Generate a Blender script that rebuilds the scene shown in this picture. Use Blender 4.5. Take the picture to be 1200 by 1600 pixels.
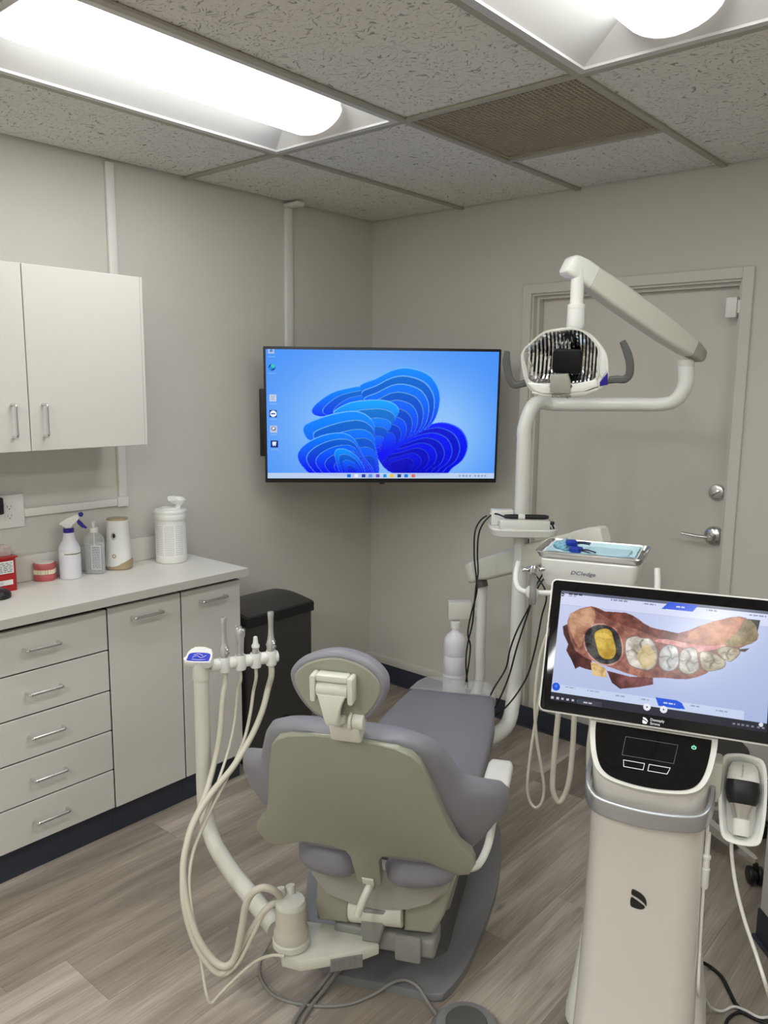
import bpy, bmesh, math, random
import numpy as np
from mathutils import Matrix, Vector
R = math.radians
random.seed(7)
C = bpy.context.scene.collection
for o in list(bpy.data.objects): bpy.data.objects.remove(o)

# ---------------------------------------------------------------- camera
CAM = Vector((2.93, -3.2947, 1.6502)); YAW, PIT, ROL, FPX = R(40.707), R(-9.0087), R(.5344), 1257.37
FW = Vector((-math.sin(YAW)*math.cos(PIT), math.cos(YAW)*math.cos(PIT), math.sin(PIT)))
_rt = Vector((math.cos(YAW), math.sin(YAW), 0)); _up = _rt.cross(FW)
RT = _rt*math.cos(ROL) + _up*math.sin(ROL); UP = -_rt*math.sin(ROL) + _up*math.cos(ROL)
cd = bpy.data.cameras.new('camera'); cam = bpy.data.objects.new('camera', cd); C.objects.link(cam)
cam.matrix_world = Matrix(((RT.x, UP.x, -FW.x, CAM.x), (RT.y, UP.y, -FW.y, CAM.y), (RT.z, UP.z, -FW.z, CAM.z), (0, 0, 0, 1)))
cd.sensor_fit = 'VERTICAL'; cd.sensor_height = 36; cd.lens = FPX*36/1600; cd.clip_start = .02
bpy.context.scene.camera = cam
# ---------------------------------------------------------------- world, exposure
wd = bpy.data.worlds.new('world'); bpy.context.scene.world = wd; wd.use_nodes = True
wd.node_tree.nodes['Background'].inputs[0].default_value = (.5, .5, .5, 1)
wd.node_tree.nodes['Background'].inputs[1].default_value = .02
vs = bpy.context.scene.view_settings
vs.view_transform = 'Standard'; vs.look = 'None'; vs.gamma = 1; vs.use_curve_mapping = False
EXPO = 1.08; vs.exposure = EXPO
LENS_POWER = 7.2          # radiance of the fluorescent lenses (built with the ceiling lights below)
SCREEN_GAIN = 1.0

def ray(u, v): return FW + RT*((u-600)/FPX) + UP*((800-v)/FPX)
def P(u, v, d=None, x=None, y=None, z=None):
    """measured point of the place: sight line of a photo pixel met at depth d or at a plane"""
    r = ray(u, v)
    if x is not None: d = (x-CAM.x)/r.x
    elif y is not None: d = (y-CAM.y)/r.y
    elif z is not None: d = (z-CAM.z)/r.z
    return CAM + r*d

# ---------------------------------------------------------------- materials
def srgb(c): return tuple(((x/255)/12.92 if x/255 <= .04045 else ((x/255+.055)/1.055)**2.4) for x in c)
MATS = {}
def mat(name, col, rough=.5, metal=0, spec=.5, noise=.04, nscale=40, bump=0, bscale=200, coat=0, alpha=1, trans=0, ior=1.45, emit=None, estr=0):
    if name in MATS: return MATS[name]
    m = bpy.data.materials.new(name); m.use_nodes = True; nt = m.node_tree; b = nt.nodes['Principled BSDF']
    b.inputs['Base Color'].default_value = (*col, 1); b.inputs['Roughness'].default_value = rough
    b.inputs['Metallic'].default_value = metal; b.inputs['Specular IOR Level'].default_value = spec
    b.inputs['Coat Weight'].default_value = coat; b.inputs['Alpha'].default_value = alpha
    b.inputs['Transmission Weight'].default_value = trans; b.inputs['IOR'].default_value = ior
    if emit: b.inputs['Emission Color'].default_value = (*emit, 1); b.inputs['Emission Strength'].default_value = estr
    if noise or bump:
        tc = nt.nodes.new('ShaderNodeTexCoord')
        n = nt.nodes.new('ShaderNodeTexNoise'); n.inputs['Scale'].default_value = nscale; n.inputs['Detail'].default_value = 4
        nt.links.new(tc.outputs['Object'], n.inputs['Vector'])
        if noise:
            mx = nt.nodes.new('ShaderNodeMix'); mx.data_type = 'RGBA'
            mx.inputs[6].default_value = (*[max(0, c*(1-noise)) for c in col], 1); mx.inputs[7].default_value = (*[min(1, c*(1+noise)) for c in col], 1)
            nt.links.new(n.outputs['Fac'], mx.inputs[0]); nt.links.new(mx.outputs[2], b.inputs['Base Color'])
        if bump:
            n2 = nt.nodes.new('ShaderNodeTexNoise'); n2.inputs['Scale'].default_value = bscale; n2.inputs['Detail'].default_value = 3
            nt.links.new(tc.outputs['Object'], n2.inputs['Vector'])
            bp = nt.nodes.new('ShaderNodeBump'); bp.inputs['Strength'].default_value = bump; bp.inputs['Distance'].default_value = .002
            nt.links.new(n2.outputs['Fac'], bp.inputs['Height']); nt.links.new(bp.outputs['Normal'], b.inputs['Normal'])
    MATS[name] = m; return m
def emat(name, col, s):
    if name in MATS: return MATS[name]
    m = bpy.data.materials.new(name); m.use_nodes = True; nt = m.node_tree; nt.nodes.clear()
    e = nt.nodes.new('ShaderNodeEmission'); o = nt.nodes.new('ShaderNodeOutputMaterial')
    e.inputs[0].default_value = (*col, 1); e.inputs[1].default_value = s; nt.links.new(e.outputs[0], o.inputs[0])
    MATS[name] = m; return m
def clear_mat(name, col, amount, rough=.08):
    """thin clear plastic: mostly see-through with a glossy skin"""
    m = bpy.data.materials.new(name); m.use_nodes = True; nt = m.node_tree; b = nt.nodes['Principled BSDF']
    b.inputs['Base Color'].default_value = (*col, 1); b.inputs['Roughness'].default_value = rough
    tr = nt.nodes.new('ShaderNodeBsdfTransparent'); mx = nt.nodes.new('ShaderNodeMixShader'); fr = nt.nodes.new('ShaderNodeLayerWeight'); fr.inputs[0].default_value = .35
    ma = nt.nodes.new('ShaderNodeMath'); ma.operation = 'MULTIPLY_ADD'; ma.inputs[1].default_value = .55; ma.inputs[2].default_value = amount; ma.use_clamp = True
    nt.links.new(fr.outputs['Facing'], ma.inputs[0]); nt.links.new(ma.outputs[0], mx.inputs[0])
    nt.links.new(tr.outputs[0], mx.inputs[1]); nt.links.new(b.outputs[0], mx.inputs[2])
    nt.links.new(mx.outputs[0], nt.nodes['Material Output'].inputs[0]); return m

WALL = mat('wall_paint', srgb((206, 203, 194)), .75, noise=.015, nscale=3, bump=.15, bscale=350)
TRIMP = mat('trim_paint', srgb((208, 204, 195)), .45, noise=.01, nscale=8)
DOORP = mat('door_paint', srgb((208, 203, 193)), .42, noise=.01, nscale=5)
CAB = mat('cabinet_laminate', srgb((212, 209, 203)), .45, noise=.012, nscale=12)
CTOP = mat('counter_laminate', srgb((218, 214, 208)), .38, noise=.012, nscale=150)
GAP = mat('dark_gap', (.004, .004, .004), .8, noise=0)
VINYL = mat('vinyl_base', srgb((52, 56, 68)), .5, noise=.05)
CREAM = mat('cream_plastic', srgb((212, 211, 200)), .3, noise=.01, nscale=10)
SHELL = mat('shell_plastic', srgb((150, 150, 135)), .28, noise=.01, nscale=10)
WHITE = mat('white_plastic', srgb((232, 231, 226)), .3, noise=.01, nscale=10)
WHITEM = mat('white_metal_paint', srgb((226, 226, 220)), .28, noise=.01)
UPH = mat('grey_upholstery', srgb((132, 130, 138)), .42, noise=.02, nscale=20, bump=.08, bscale=900)
GREYP = mat('grey_plastic', srgb((138, 137, 132)), .4, noise=.02)
DGREY = mat('dark_grey_plastic', srgb((92, 92, 90)), .45, noise=.02)
BASEG = mat('base_grey_paint', srgb((132, 132, 135)), .35, noise=.02)
BLACK = mat('black_plastic', (.012, .012, .013), .4, noise=.05)
GLOSSB = mat('black_glass', (.004, .004, .005), .06, noise=0)
STEEL = mat('brushed_steel', (.66, .65, .63), .26, 1, noise=.04, nscale=60)
CHROME = mat('chrome', (.75, .75, .75), .12, 1, noise=0)
SATIN = mat('satin_silver', (.5, .52, .55), .33, .85, noise=.02)
DSTEEL = mat('dark_stainless', srgb((80, 79, 77)), .42, .55, noise=.04, nscale=30)
PANG = mat('pan_grey', srgb((158, 156, 147)), .4, noise=.02)
HOSE = mat('hose_rubber', srgb((205, 200, 184)), .45, noise=.02)
HOSEG = mat('grey_hose', srgb((140, 138, 132)), .5, noise=.02)
CABLE = mat('black_cable', (.01, .01, .01), .45, noise=0)

# ---------------------------------------------------------------- mesh helpers
def B(): return bmesh.new()
def _tr(bm, verts, M):
    if M is not None: bmesh.ops.transform(bm, matrix=M, verts=verts)
def box(bm, x0, x1, y0, y1, z0, z1, bev=0, seg=2, M=None):
    vs_ = [bm.verts.new(c) for c in ((x0,y0,z0),(x1,y0,z0),(x1,y1,z0),(x0,y1,z0),(x0,y0,z1),(x1,y0,z1),(x1,y1,z1),(x0,y1,z1))]
    fs = [bm.faces.new([vs_[i] for i in f]) for f in ((0,3,2,1),(4,5,6,7),(0,1,5,4),(1,2,6,5),(2,3,7,6),(3,0,4,7))]
    if bev:
        es = list({e for f in fs for e in f.edges})
        r = bmesh.ops.bevel(bm, geom=es, offset=bev, segments=seg, affect='EDGES', profile=.5)
        vs_ = list({v for f in r['faces'] for v in f.verts} | {v for v in vs_ if v.is_valid})
        seen = set(vs_); st = list(vs_)
        while st:
            v = st.pop()
            for e in v.link_edges:
                w = e.other_vert(v)
                if w not in seen: seen.add(w); st.append(w)
        vs_ = list(seen)
    _tr(bm, vs_, M); return bm
def crom(pts, n=6, closed=False):
    pts = [Vector(p) for p in pts]; out = []; N = len(pts)
    if N < 3: return pts
    for i in range(N if closed else N-1):
        g = (lambda k: pts[k % N]) if closed else (lambda k: pts[max(0, min(N-1, k))])
        p0, p1, p2, p3 = g(i-1), g(i), g(i+1), g(i+2)
        for k in range(n):
            t = k/n
            out.append(.5*((2*p1)+(p2-p0)*t+(2*p0-5*p1+4*p2-p3)*t*t+(3*p1-p0-3*p2+p3)*t**3))
    if not closed: out.append(pts[-1])
    return out
def tube(bm, pts, r, n=10, sm=6, caps=True, flat=1):
    pts = crom(pts, sm) if sm else [Vector(p) for p in pts]
    N = len(pts); rr = r if callable(r) else (lambda t: r)
    t0 = (pts[1]-pts[0]).normalized(); a = Vector((0,0,1)) if abs(t0.z) < .9 else Vector((1,0,0))
    nx = t0.cross(a).normalized(); rings = []
    for i, p in enumerate(pts):
        t = (pts[min(i+1, N-1)]-pts[max(i-1, 0)])
        t = t.normalized() if t.length > 1e-9 else t0
        nx = (nx - t*nx.dot(t)); nx = nx.normalized() if nx.length > 1e-6 else t.orthogonal().normalized()
        ny = t.cross(nx); q = rr(i/(N-1))
        rings.append([bm.verts.new(p+nx*math.cos(2*math.pi*k/n)*q+ny*math.sin(2*math.pi*k/n)*q*flat) for k in range(n)])
    for a_, b_ in zip(rings, rings[1:]):
        for k in range(n): bm.faces.new((a_[k], a_[(k+1) % n], b_[(k+1) % n], b_[k]))
    if caps: bm.faces.new(rings[0][::-1]); bm.faces.new(rings[-1])
    return bm
def lathe(bm, prof, n=24, M=None, sx=1, sy=1):
    """prof: (radius, z) from bottom to top"""
    rings = []; allv = []
    for r, z in prof:
        ring = [bm.verts.new((r*sx*math.cos(2*math.pi*k/n), r*sy*math.sin(2*math.pi*k/n), z)) for k in range(n)] if r > 1e-6 else [bm.verts.new((0,0,z))]
        rings.append(ring); allv += ring
    for a_, b_ in zip(rings, rings[1:]):
        if len(a_) == 1 and len(b_) == 1: continue
        for k in range(n):
            k2 = (k+1) % n
            if len(a_) == 1: bm.faces.new((a_[0], b_[k2], b_[k]))
            elif len(b_) == 1: bm.faces.new((a_[k], a_[k2], b_[0]))
            else: bm.faces.new((a_[k], a_[k2], b_[k2], b_[k]))
    if len(rings[0]) > 1: bm.faces.new(rings[0][::-1])
    if len(rings[-1]) > 1: bm.faces.new(rings[-1])
    _tr(bm, allv, M); return bm
def loft(bm, rings, closed=True, cap=True):
    rs = [[bm.verts.new(p) for p in r] for r in rings]; n = len(rs[0])
    for a_, b_ in zip(rs, rs[1:]):
        for k in range(n if closed else n-1): bm.faces.new((a_[k], a_[(k+1) % n], b_[(k+1) % n], b_[k]))
    if cap: bm.faces.new(rs[0][::-1]); bm.faces.new(rs[-1])
    return bm
def prism(bm, out, d0, d1, bev=0, M=None, seg=2):
    """outline in local xy, extruded along local z from d0 to d1"""
    lo = [bm.verts.new((x, y, d0)) for x, y in out]; hi = [bm.verts.new((x, y, d1)) for x, y in out]; n = len(out)
    fs = [bm.faces.new(lo[::-1]), bm.faces.new(hi)]
    for k in range(n): bm.faces.new((lo[k], lo[(k+1) % n], hi[(k+1) % n], hi[k]))
    allv = lo+hi
    if bev:
        es = list({e for f in fs for e in f.edges})
        r = bmesh.ops.bevel(bm, geom=es, offset=bev, segments=seg, affect='EDGES', profile=.5)
        seen = {v for f in r['faces'] for v in f.verts}; st = list(seen)
        while st:
            v = st.pop()
            for e in v.link_edges:
                w = e.other_vert(v)
                if w not in seen: seen.add(w); st.append(w)
        allv = list(seen)
    _tr(bm, allv, M); return bm
def pillow(bm, out, layers, M=None, c=None):
    """outline in local xy; layers of (depth along z, scale about the centre)"""
    n = len(out); cx, cy = c if c else (sum(p[0] for p in out)/n, sum(p[1] for p in out)/n)
    rs = []
    for d, s in layers: rs.append([bm.verts.new((cx+(x-cx)*s, cy+(y-cy)*s, d)) for x, y in out])
    for a_, b_ in zip(rs, rs[1:]):
        for k in range(n): bm.faces.new((a_[k], a_[(k+1) % n], b_[(k+1) % n], b_[k]))
    bm.faces.new(rs[0][::-1]); bm.faces.new(rs[-1]); _tr(bm, [v for r in rs for v in r], M); return bm
def rrect(x0, x1, y0, y1, r, n=5):
    o = []
    for cx, cy, a in ((x1-r, y0+r, -90), (x1-r, y1-r, 0), (x0+r, y1-r, 90), (x0+r, y0+r, 180)):
        for k in range(n+1):
            t = R(a+90*k/n); o.append((cx+r*math.cos(t), cy+r*math.sin(t)))
    return o
def smooth2(pts, n=4): return [(p.x, p.y) for p in crom([(x, y, 0) for x, y in pts], n, True)]
def sym(half): return half + [(-x, y) for x, y in half[::-1]]
def axes(o, x, y, z): return Matrix(((x[0], y[0], z[0], o[0]), (x[1], y[1], z[1], o[1]), (x[2], y[2], z[2], o[2]), (0,0,0,1)))
def cyl(bm, a, b, r, n=20, bev=.15):
    """solid cylinder from a to b with a softened rim"""
    a, b = Vector(a), Vector(b); L = (b-a).length; z = (b-a)/L; x = z.orthogonal().normalized(); y = z.cross(x)
    k = min(r*bev, L*.3)
    return lathe(bm, [(r-k, 0), (r-k*.3, k*.3), (r, k), (r, L-k), (r-k*.3, L-k*.3), (r-k, L)], n, axes(a, x, y, z))

# ---------------------------------------------------------------- objects
def mesh_of(name, bm, m, ang=35):
    me = bpy.data.meshes.new(name); bmesh.ops.recalc_face_normals(bm, faces=bm.faces); bm.to_mesh(me); bm.free()
    for p in me.polygons: p.use_smooth = True
    me.set_sharp_from_angle(angle=R(ang)); me.materials.append(m); return me
MW = {}
def thing(name, label, cat, loc=(0,0,0), rz=0, group=None, kind=None, M=None):
    o = bpy.data.objects.new(name, None); C.objects.link(o); o.empty_display_size = .05
    mw = M if M is not None else Matrix.Translation(loc) @ Matrix.Rotation(rz, 4, 'Z')
    o.matrix_world = mw; MW[o.name] = mw.copy()
    if label: o['label'] = label
    if cat: o['category'] = cat
    if group: o['group'] = group
    if kind: o['kind'] = kind
    return o
def part(name, bm, m, parent, label=None, kind=None, ang=35, me=None, loc=None):
    me = me or mesh_of(name, bm, m, ang)
    o = bpy.data.objects.new(name, me); C.objects.link(o); o.parent = parent
    if loc is not None: o.location = loc
    if label: o['label'] = label
    if kind: o['kind'] = kind
    return o
def solo(name, bm, m, label, cat, base, group=None, kind=None, ang=35):
    """a thing that is one mesh; vertices in world coordinates, origin moved to its base"""
    bmesh.ops.translate(bm, vec=-Vector(base), verts=bm.verts)
    o = part(name, bm, m, None, label, kind, ang); o.location = base
    if cat: o['category'] = cat
    if group: o['group'] = group
    return o
def struct(name, bm, m, parent=None, label=None):
    o = part(name, bm, m, parent, label); 
    if parent is None: o['kind'] = 'structure'
    return o
def loc(root, pts):
    inv = MW[root.name].inverted(); return [inv @ Vector(p) for p in pts]
def copy_tree(o, parent=None):
    c = o.copy(); C.objects.link(c); c.parent = parent
    for ch in [x for x in bpy.data.objects if x.parent == o]: copy_tree(ch, c)
    return c
def text(name, body, size, m, parent, M, label=None, shear=0, sx=1, ext=.0002, align='CENTER', space=1):
    cu = bpy.data.curves.new(name, 'FONT'); cu.body = body; cu.size = size; cu.align_x = align; cu.align_y = 'CENTER'; cu.shear = shear; cu.extrude = ext; cu.resolution_u = 2; cu.space_character = space
    t = bpy.data.objects.new(name+'_tmp', cu); C.objects.link(t)
    dg = bpy.context.evaluated_depsgraph_get(); me = bpy.data.meshes.new_from_object(t.evaluated_get(dg)); bpy.data.objects.remove(t)
    me.transform(M @ Matrix.Diagonal((sx, 1, 1, 1))); me.materials.clear(); me.materials.append(m); me.name = name
    return part(name, None, None, parent, label, me=me)
def strokes(bm, x0, x1, y0, y1, rows, M, fill=.55, words=6, seed=1):
    """rows of small dashes: print too small to read"""
    rnd = random.Random(seed); h = (y1-y0)/rows
    for i in range(rows):
        x = x0; yy = y1-h*(i+.5)
        while x < x1:
            wl = (x1-x0)/words*rnd.uniform(.4, 1.2); xe = min(x1, x+wl)
            v = [bm.verts.new(M @ Vector(c)) for c in ((x, yy-h*fill/2, 0), (xe, yy-h*fill/2, 0), (xe, yy+h*fill/2, 0), (x, yy+h*fill/2, 0))]
            bm.faces.new(v); x = xe+(x1-x0)/words*.2
        
    return bm
# screens: a picture drawn here in code, carried by the colours of a fine grid that glows
def in_poly(poly, X, Y):
    m = np.zeros(X.shape, bool); px = np.array([p[0] for p in poly]); py = np.array([p[1] for p in poly])
    sel = (X >= px.min()) & (X <= px.max()) & (Y >= py.min()) & (Y <= py.max())
    x, y = X[sel], Y[sel]; r = np.zeros(x.shape, bool); j = len(poly)-1
    for i in range(len(poly)):
        if py[i] != py[j]:
            c = ((py[i] > y) != (py[j] > y)) & (x < (px[j]-px[i])*(y-py[i])/(py[j]-py[i])+px[i]); r ^= c
        j = i
    m[sel] = r; return m
def vnoise(X, Y, s, seed=0):
    rs = np.random.RandomState(seed); g = rs.rand(64, 64); x = X*s; y = Y*s
    xi = np.floor(x).astype(int); yi = np.floor(y).astype(int); fx = x-xi; fy = y-yi; fx = fx*fx*(3-2*fx); fy = fy*fy*(3-2*fy)
    G = lambda a, b: g[a % 64, b % 64]
    return (G(xi, yi)*(1-fx)+G(xi+1, yi)*fx)*(1-fy)+(G(xi, yi+1)*(1-fx)+G(xi+1, yi+1)*fx)*fy
def screen_mesh(name, w, h, nx, ny, img, gain, parent, M):
    xs = np.linspace(-w/2, w/2, nx); ys = np.linspace(-h/2, h/2, ny); X, Y = np.meshgrid(xs, ys)
    co = np.stack([X, Y, np.zeros_like(X)], -1).reshape(-1, 3)
    me = bpy.data.meshes.new(name); nf = (nx-1)*(ny-1); me.vertices.add(nx*ny); me.vertices.foreach_set('co', co.ravel().astype(np.float32))
    idx = np.arange(nx*ny).reshape(ny, nx); q = np.stack([idx[:-1, :-1], idx[:-1, 1:], idx[1:, 1:], idx[1:, :-1]], -1).reshape(-1)
    me.loops.add(nf*4); me.loops.foreach_set('vertex_index', q.astype(np.int32)); me.polygons.add(nf)
    me.polygons.foreach_set('loop_start', np.arange(0, nf*4, 4, dtype=np.int32)); me.update(calc_edges=True); me.validate()
    at = me.color_attributes.new('picture', 'FLOAT_COLOR', 'POINT')
    lin = np.where(img <= .04045, img/12.92, ((img+.055)/1.055)**2.4)
    at.data.foreach_set('color', np.concatenate([lin, np.ones(lin.shape[:2]+(1,))], -1).reshape(-1).astype(np.float32))
    me.transform(M)
    m = bpy.data.materials.new(name); m.use_nodes = True; nt = m.node_tree; nt.nodes.clear()
    a = nt.nodes.new('ShaderNodeVertexColor'); a.layer_name = 'picture'; e = nt.nodes.new('ShaderNodeEmission'); o = nt.nodes.new('ShaderNodeOutputMaterial')
    g = nt.nodes.new('ShaderNodeBsdfGlossy'); g.inputs['Roughness'].default_value = .15; g.inputs['Color'].default_value = (.02, .02, .02, 1); ad = nt.nodes.new('ShaderNodeAddShader')
    nt.links.new(a.outputs[0], e.inputs[0]); e.inputs[1].default_value = gain
    nt.links.new(e.outputs[0], ad.inputs[0]); nt.links.new(g.outputs[0], ad.inputs[1]); nt.links.new(ad.outputs[0], o.inputs[0])
    me.materials.append(m); return part(name, None, None, parent, me=me)
def paint(img, mask, col, a=1.0):
    c = np.array(col)/255.; aa = (mask*a)[..., None] if not isinstance(a, np.ndarray) else (mask*a)[..., None]
    img[:] = img*(1-aa)+c*aa
# ================================================================= ROOM
XR, YF, H, T = 4.6, -5.6, 2.4805, .6096
def wood():
    m = bpy.data.materials.new('wood_plank'); m.use_nodes = True; nt = m.node_tree; b = nt.nodes['Principled BSDF']; L = nt.links.new
    tc = nt.nodes.new('ShaderNodeTexCoord'); oi = nt.nodes.new('ShaderNodeObjectInfo')
    off = nt.nodes.new('ShaderNodeVectorMath'); off.operation = 'SCALE'; off.inputs[0].default_value = (37, 91, 0); L(oi.outputs['Random'], off.inputs['Scale'])
    add = nt.nodes.new('ShaderNodeVectorMath'); L(tc.outputs['Object'], add.inputs[0]); L(off.outputs[0], add.inputs[1])
    mp = nt.nodes.new('ShaderNodeMapping'); mp.inputs['Scale'].default_value = (9, .8, 1); L(add.outputs[0], mp.inputs[0])
    n1 = nt.nodes.new('ShaderNodeTexNoise'); n1.inputs['Scale'].default_value = 1.6; n1.inputs['Detail'].default_value = 6; n1.inputs['Roughness'].default_value = .6; n1.inputs['Distortion'].default_value = .6; L(mp.outputs[0], n1.inputs[0])
    mp2 = nt.nodes.new('ShaderNodeMapping'); mp2.inputs['Scale'].default_value = (90, 2.5, 1); L(add.outputs[0], mp2.inputs[0])
    n2 = nt.nodes.new('ShaderNodeTexNoise'); n2.inputs['Scale'].default_value = 2; n2.inputs['Detail'].default_value = 5; L(mp2.outputs[0], n2.inputs[0])
    rp = nt.nodes.new('ShaderNodeValToRGB'); e = rp.color_ramp.elements
    e[0].position = .25; e[0].color = (*srgb((124, 114, 103)), 1); e[1].position = .75; e[1].color = (*srgb((200, 190, 177)), 1)
    k = e.new(.5); k.color = (*srgb((158, 147, 135)), 1)
    mixf = nt.nodes.new('ShaderNodeMath'); mixf.operation = 'MULTIPLY_ADD'; mixf.inputs[1].default_value = .36; L(n2.outputs['Fac'], mixf.inputs[0])
    sub = nt.nodes.new('ShaderNodeMath'); sub.operation = 'MULTIPLY_ADD'; sub.inputs[1].default_value = .85; sub.inputs[2].default_value = -.17
    L(n1.outputs['Fac'], sub.inputs[0]); L(sub.outputs[0], mixf.inputs[2])
    rn = nt.nodes.new('ShaderNodeMath'); rn.operation = 'MULTIPLY_ADD'; rn.inputs[1].default_value = .30; rn.inputs[2].default_value = -.09; L(oi.outputs['Random'], rn.inputs[0])
    tot = nt.nodes.new('ShaderNodeMath'); tot.operation = 'ADD'; L(mixf.outputs[0], tot.inputs[0]); L(rn.outputs[0], tot.inputs[1]); L(tot.outputs[0], rp.inputs[0])
    # scattered knots
    vo = nt.nodes.new('ShaderNodeTexVoronoi'); vo.inputs['Scale'].default_value = 1; mp3 = nt.nodes.new('ShaderNodeMapping'); mp3.inputs['Scale'].default_value = (7, 2.2, 1); L(add.outputs[0], mp3.inputs[0]); L(mp3.outputs[0], vo.inputs[0])
    kr = nt.nodes.new('ShaderNodeMapRange'); kr.inputs[1].default_value = .03; kr.inputs[2].default_value = .11; kr.inputs[3].default_value = .55; kr.inputs[4].default_value = 1; L(vo.outputs['Distance'], kr.inputs[0])
    mul = nt.nodes.new('ShaderNodeMix'); mul.data_type = 'RGBA'; mul.blend_type = 'MULTIPLY'; mul.inputs[0].default_value = 1
    L(rp.outputs[0], mul.inputs[6]); L(kr.outputs[0], mul.inputs[7]); L(mul.outputs[2], b.inputs['Base Color'])
    b.inputs['Roughness'].default_value = .42
    bp = nt.nodes.new('ShaderNodeBump'); bp.inputs['Strength'].default_value = .15; bp.inputs['Distance'].default_value = .001; L(n2.outputs['Fac'], bp.inputs['Height']); L(bp.outputs[0], b.inputs['Normal'])
    return m
def tile_mat():
    m = bpy.data.materials.new('fissured_tile'); m.use_nodes = True; nt = m.node_tree; b = nt.nodes['Principled BSDF']; L = nt.links.new
    tc = nt.nodes.new('ShaderNodeTexCoord'); oi = nt.nodes.new('ShaderNodeObjectInfo'); off = nt.nodes.new('ShaderNodeVectorMath'); off.operation = 'SCALE'; off.inputs[0].default_value = (17, 31, 0); L(oi.outputs['Random'], off.inputs['Scale'])
    add = nt.nodes.new('ShaderNodeVectorMath'); L(tc.outputs['Object'], add.inputs[0]); L(off.outputs[0], add.inputs[1])
    wr = nt.nodes.new('ShaderNodeTexNoise'); wr.inputs['Scale'].default_value = 14; wr.inputs['Detail'].default_value = 2; L(add.outputs[0], wr.inputs[0])
    sc = nt.nodes.new('ShaderNodeVectorMath'); sc.operation = 'SCALE'; sc.inputs['Scale'].default_value = .12; L(wr.outputs['Color'], sc.inputs[0])
    ad2 = nt.nodes.new('ShaderNodeVectorMath'); L(add.outputs[0], ad2.inputs[0]); L(sc.outputs[0], ad2.inputs[1])
    mp = nt.nodes.new('ShaderNodeMapping'); mp.inputs['Scale'].default_value = (60, 130, 1); L(ad2.outputs[0], mp.inputs[0])
    n = nt.nodes.new('ShaderNodeTexNoise'); n.inputs['Scale'].default_value = 1; n.inputs['Detail'].default_value = 2; L(mp.outputs[0], n.inputs[0])
    mr = nt.nodes.new('ShaderNodeMapRange'); mr.inputs[1].default_value = .33; mr.inputs[2].default_value = .42; L(n.outputs['Fac'], mr.inputs[0])
    vo = nt.nodes.new('ShaderNodeTexVoronoi'); vo.inputs['Scale'].default_value = 120; L(add.outputs[0], vo.inputs[0])
    vr = nt.nodes.new('ShaderNodeMapRange'); vr.inputs[1].default_value = .08; vr.inputs[2].default_value = .16; L(vo.outputs['Distance'], vr.inputs[0])
    mn = nt.nodes.new('ShaderNodeMath'); mn.operation = 'MINIMUM'; L(mr.outputs[0], mn.inputs[0]); L(vr.outputs[0], mn.inputs[1])
    mx = nt.nodes.new('ShaderNodeMix'); mx.data_type = 'RGBA'; mx.inputs[6].default_value = (*srgb((160, 156, 148)), 1); mx.inputs[7].default_value = (*srgb((226, 223, 216)), 1)
    L(mn.outputs[0], mx.inputs[0]); L(mx.outputs[2], b.inputs['Base Color']); b.inputs['Roughness'].default_value = .9
    bp = nt.nodes.new('ShaderNodeBump'); bp.inputs['Strength'].default_value = .6; bp.inputs['Distance'].default_value = .003; L(mn.outputs[0], bp.inputs['Height']); L(bp.outputs[0], b.inputs['Normal'])
    return m
WOOD, TILE = wood(), tile_mat()
TEE = mat('tee_paint', srgb((170, 166, 152)), .55, noise=.06, nscale=30)

fl = struct('floor', box(B(), 0, XR, YF, 0, -.06, -.006), GAP)
fixed = {2: -1.714, 8: -1.093, 6: -.46, 7: -1.39, 3: -.95, 4: -2.3, 5: -1.9, 9: -2.0, 1: -.6, 0: -1.2}
for k in range(0, 21):
    xa, xb = .65+.23*(k-3), .65+.23*(k-2)
    xa, xb = max(xa, 0), min(xb, XR)
    if xb-xa < .02: continue
    s = fixed.get(k, random.uniform(-1.5, 0)); ys = [0] + [y for y in (s-1.52*j for j in range(-3, 6)) if YF < y < 0] + [YF]
    ys.sort(reverse=True)
    for ya, yb in zip(ys, ys[1:]):
        if ya-yb < .01: continue
        cx, cy = (xa+xb)/2, (ya+yb)/2; hx, hy = (xb-xa)/2-.0004, (ya-yb)/2-.0004
        part('floor_plank', box(B(), -hx, hx, -hy, hy, -.006, 0), WOOD, fl, loc=(cx, cy, 0))

bm = box(B(), -.12, 0, YF-.12, .12, -.06, 2.62); struct('wall_left', bm, WALL)
bm = B(); box(bm, 0, .975, 0, .12, -.06, 2.62); box(bm, 1.893, XR, 0, .12, -.06, 2.62); box(bm, .975, 1.893, 0, .12, 2.062, 2.62); box(bm, .975, 1.893, .115, .16, -.06, 2.062)
struct('wall_back', bm, WALL)
struct('wall_right', box(B(), XR, XR+.12, YF-.12, .12, -.06, 2.62), WALL)
struct('wall_front', box(B(), 0, XR, YF-.12, YF, -.06, 2.62), WALL)
ce = struct('ceiling', box(B(), 0, XR, YF, 0, 2.60, 2.62), GAP)

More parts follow.
